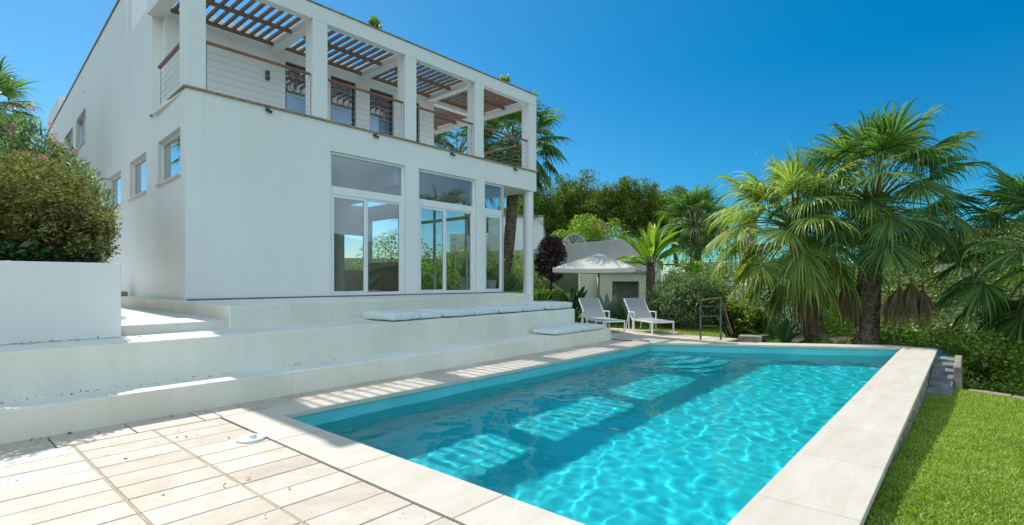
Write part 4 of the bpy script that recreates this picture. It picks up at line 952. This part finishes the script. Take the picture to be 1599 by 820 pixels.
# white planter and its post
e = empty('white_planter', (-.22,17.5,-1.72), R_(30), 'white box planter below the slate steps, overgrown by vine', 'planter')
pm_ = MB(); pm_.box(-.5,.5,-.4,-.34,0,.95); pm_.box(-.5,.5,.34,.4,0,.95); pm_.box(-.5,-.44,-.34,.34,0,.95); pm_.box(.44,.5,-.34,.34,0,.95); pm_.build('box', M['plaster'], e, bevel=.01); bx(-.44,.44,-.34,.34,.3,.85).build('soil', M['soil'], e)
o = MB().tube([(0,0,0),(0.03,0,.95)], [.05,.045], 8).build('wooden_post', M['box_wood']); o.location = (-.02,15.6,-1.75); tag(o, 'short weathered post in front of the white box planter', 'post')
# two white pots outside the room's end glazing
def pot(loc, h, r, label, name='white_pot'):
    e = empty(name, loc, 0, label, 'plant pot', 'white pots beside the villa')
    MB().lathe([(r*.7,0),(r*.95,h),(r*1.02,h),(r*1.02,h-.04),(r*.85,h-.05)], (0,0,0), 20).build('pot', M['ceramic'], e, smooth=False)
    Lf = Leaves(int(h*100)); Lf.cloud((0,0,h+.25),(r*1.1,r*1.1,.35),500,.14,aspect=.25,clumps=20,up=1); Lf.build('leaves', M['vine'], e)
    return e
pot((-15.0,14.4,1.02),.62,.2,'tall white pot seen through the third glazed door leaf')
pot((-13.15,13.9,1.02),.5,.24,'round white pot behind the corner pane')
# cluster of plants beyond the lawn
shrub('vine_bush', (-.1,16.6,-1.6), 'bright yellow-green vine bush behind the far pool corner', 'shrub', M['vine'], [((0,0,1.0),(1.5,1.2,.85),18000),((.8,.3,.7),(1.2,1,.7),10000)], 301, size=.065, aspect=.75, clumps=90, spread=.16)
shrub('vine_bush', (-1.3,18.6,-2.0), 'yellow-green bush behind the blue cover, under the hanging dead fronds', 'shrub', M['lime'], [((0,0,1.2),(1.5,1.2,.95),8000)], 302, size=.10, aspect=.6, clumps=80, spread=.16)
shrub('creeper', (.55,15.2,-1.75), 'dark leafy creeper spreading over the planter beyond the lawn kerb', 'creeper', M['vine'], [((0,0,.55),(1.2,.8,.45),12000),((1.5,-.9,.5),(1.3,.8,.45),14000)], 303, size=.065, aspect=.75, clumps=80, spread=.16)
shrub('creeper', (1.9,13.1,-1.5), 'glossy creeper hugging the stone kerb at the right end of the lawn', 'creeper', M['vine'], [((0,0,.55),(1.2,.7,.42),14000)], 304, size=.065, aspect=.75, clumps=80, spread=.16)
shrub('greygreen_shrub', (1.6,21.5,-3.2), 'feathery grey-green shrub on the slope between the two right-hand palms', 'shrub', M['olive'], [((0,0,1.4),(2.2,1.8,1.3),9000),((-1.4,1,1.0),(1.5,1.5,1.1),6000)], 305, size=.15, aspect=.25, clumps=80, spread=.18, up=.9)
shrub('greygreen_shrub', (.2,25,-4.5), 'pale olive-green shrub lower on the slope, behind the vine bush', 'shrub', M['olive'], [((0,0,2.0),(2.6,2.2,1.6),10000)], 306, size=.18, aspect=.25, clumps=80, spread=.18)
V = []
rk = MB().lathe([(.02,0),(.4,.02),(.48,.2),(.36,.36),(.02,.42)], (0,0,0), 14)
rk.V[0] = rk.V[0]*np.array([1.2,.8,1])+np.array([[.06*noise.noise(Vector(v)*3) for _ in range(3)] for v in rk.V[0]])
o = rk.build('boulder', M['tread'], smooth=True); o.location = (1.35,15.8,-1.3); tag(o, 'pale boulder among the plants at the right frame edge', 'rock')
# hillside woods, one mass
hw_ = Leaves(400); rn = random.Random(12); cnt = 0
while cnt < 5200:
    az = rn.uniform(-14, 20); r = 45*(520/45)**(rn.random()**.75)
    x = r*math.sin(R_(az)); y = r*math.cos(R_(az)); z = ground(x, y)
    dens = .5+noise.noise(Vector((x*.03, y*.03, 3)))+.35*math.sin(r*.09)
    if rn.random() > dens+.15: continue
    s = rn.uniform(1.0,2.1)*(1+r*.0022); cnt += 1
    hw_.cloud((x,y,z+s*.65),(s,s,s*.72),70,s*.42,aspect=.7,clumps=9,spread=.3)
tag(hw_.build('hillside_woods', leafmat('hill_pines', (.05,.085,.018), (.12,.17,.035), (.24,.29,.07), trans=.2, clump=.06)), kind='stuff')

# ------------------------------------------------------------------ grass
def blades(name, n, sampler, h, w, seed):
    r = np.random.default_rng(seed); P_ = sampler(r, n); n = len(P_)
    a = r.random(n)*2*math.pi; H = h*(.55+.7*r.random(n)); ln = r.normal(size=(n,2))*.45
    d = np.stack([np.cos(a), np.sin(a), np.zeros(n)], 1)*(w*(.7+.6*r.random(n)))[:,None]*.5
    m1 = P_+np.stack([ln[:,0]*H*.35, ln[:,1]*H*.35, H*.6], 1); tp = P_+np.stack([ln[:,0]*H, ln[:,1]*H, H*(1-.25*np.abs(ln).sum(1).clip(0,1))], 1)
    V = np.stack([P_-d, P_+d, m1+d*.8, m1-d*.8, tp], 1).reshape(-1,3)
    i = np.arange(n)*5; lv = np.stack([i,i+1,i+2,i+3, i+3,i+2,i+4], 1).ravel()
    me = bpy.data.meshes.new(name); me.vertices.add(len(V)); me.vertices.foreach_set('co', V.ravel())
    me.loops.add(len(lv)); me.loops.foreach_set('vertex_index', lv); me.polygons.add(2*n)
    stt = np.stack([np.arange(n)*7, np.arange(n)*7+4], 1).ravel(); tot = np.tile([4,3], n)
    me.polygons.foreach_set('loop_start', stt); me.polygons.foreach_set('loop_total', tot); me.update(calc_edges=True); me.materials.append(M['grass'])
    o = bpy.data.objects.new(name, me); COL.objects.link(o); return tag(o, kind='stuff')
def s_lawn(r, n):
    y = 2.6+9.6*r.random(n)**1.25; x = -.52+(1.1+.19*y)*r.random(n)
    ok = y < 12.15-.55*np.maximum(0, x-.1); x = x[ok]; y = y[ok]
    t = np.clip((y-3.2)/8.3, 0, 1); z = -.15-.295*t*t*(3-2*t)
    return np.stack([x, y, z-.003], 1)
blades('lawn_grass', 150000, s_lawn, .05, .011, 7)
def s_back(r, n):
    x = -10.5+5.6*r.random(n); y = 14.6+3.0*r.random(n); ok = (x+y*.45 < 1.6); x = x[ok]; y = y[ok]
    return np.stack([x, y, np.full(len(x), -.048)], 1)
blades('back_lawn_grass', 26000, s_back, .06, .012, 8)
def s_raise(r, n):
    x = -18+6.2*r.random(n); y = 13+5*r.random(n); return np.stack([x, y, np.full(n, 1.017)], 1)
blades('raised_lawn_grass', 20000, s_raise, .07, .016, 9)

# little plants above the roof beam
for (ly, lb, sd) in ((4.35,'small yellow-green plant showing above the roof beam, second bay of the pergola',501),(9.2,'small leafy plant above the roof beam near its far end',502)):
    q = Matrix.Rotation(HR, 4, 'Z') @ Vector((-.36, ly, 7.78)) + HL
    shrub('roof_plant', tuple(q), lb, 'plant', M['lime'], [((0,0,.16),(.12,.12,.16),260)], sd, size=.1, clumps=12, up=1)

# dense planting that closes the gap behind the right-hand palms
for (r_, d_, z, rx, h, m_, lb, sd) in [(6.9,19.5,-.8,1.3,2.4,'vine','dark bush between the handrail and the bushy fan palm',601),(9.0,21.5,-1.2,1.6,3.6,'vine','dense dark bush behind the bushy fan palm, in front of the white garden wall',602),
    (11.6,22.0,-1.5,1.7,3.9,'vine','tall leafy bush between the two big fan palms, behind their trunks',603),(14.2,21.5,-2.2,1.4,3.2,'lime','yellow-green bush just right of the thick palm trunk, behind the dead fronds',604),(7.9,18.2,-.6,.9,1.3,'vine','low dark bush at the foot of the bushy fan palm',605)]:
    x, y = wat_(r_, d_); shrub('garden_shrub', (x,y,z), lb, 'shrub', M[m_], [((0,0,h*.5),(rx,rx,h*.52),9000)], sd, size=.11, aspect=.5, clumps=80, spread=.17)

# fallen leaves and grit gathered in the corners of the steps
fl_ = Leaves(700); rn = random.Random(77)
for k in range(420):
    w_ = rn.random()
    if w_ < .4: c = (-8.08+abs(rn.gauss(0,.06)), rn.uniform(-1.5,1.9), .785)
    elif w_ < .7: c = (-7.2+abs(rn.gauss(0,.07)), rn.uniform(-1,4.5), .304)
    elif w_ < .9: c = (-6.66+abs(rn.gauss(0,.09)), rn.uniform(-1,4.5), .001)
    else: c = (rn.uniform(-6.5,-1.5), rn.uniform(.2,2.2), .001)
    fl_.cloud(c, (.012,.012,.003), 1, rn.uniform(.018,.04), aspect=.5, clumps=2, spread=.2, up=0)
tag(fl_.build('fallen_leaves', M['dead']), kind='stuff')

for (x, y, z, rx, h, lb, sd) in [(-24,7,.5,2.0,3.6,'tall green shrub behind the villa room, seen through its rear window',611),(-23,10.5,.5,2.2,4.2,'broad green shrub seen through the glazed doors and the rear windows',612)]:
    shrub('garden_shrub', (x,y,z), lb, 'shrub', M['vine'], [((0,0,h*.5),(rx,rx,h*.55),7000)], sd, size=.16, clumps=60)
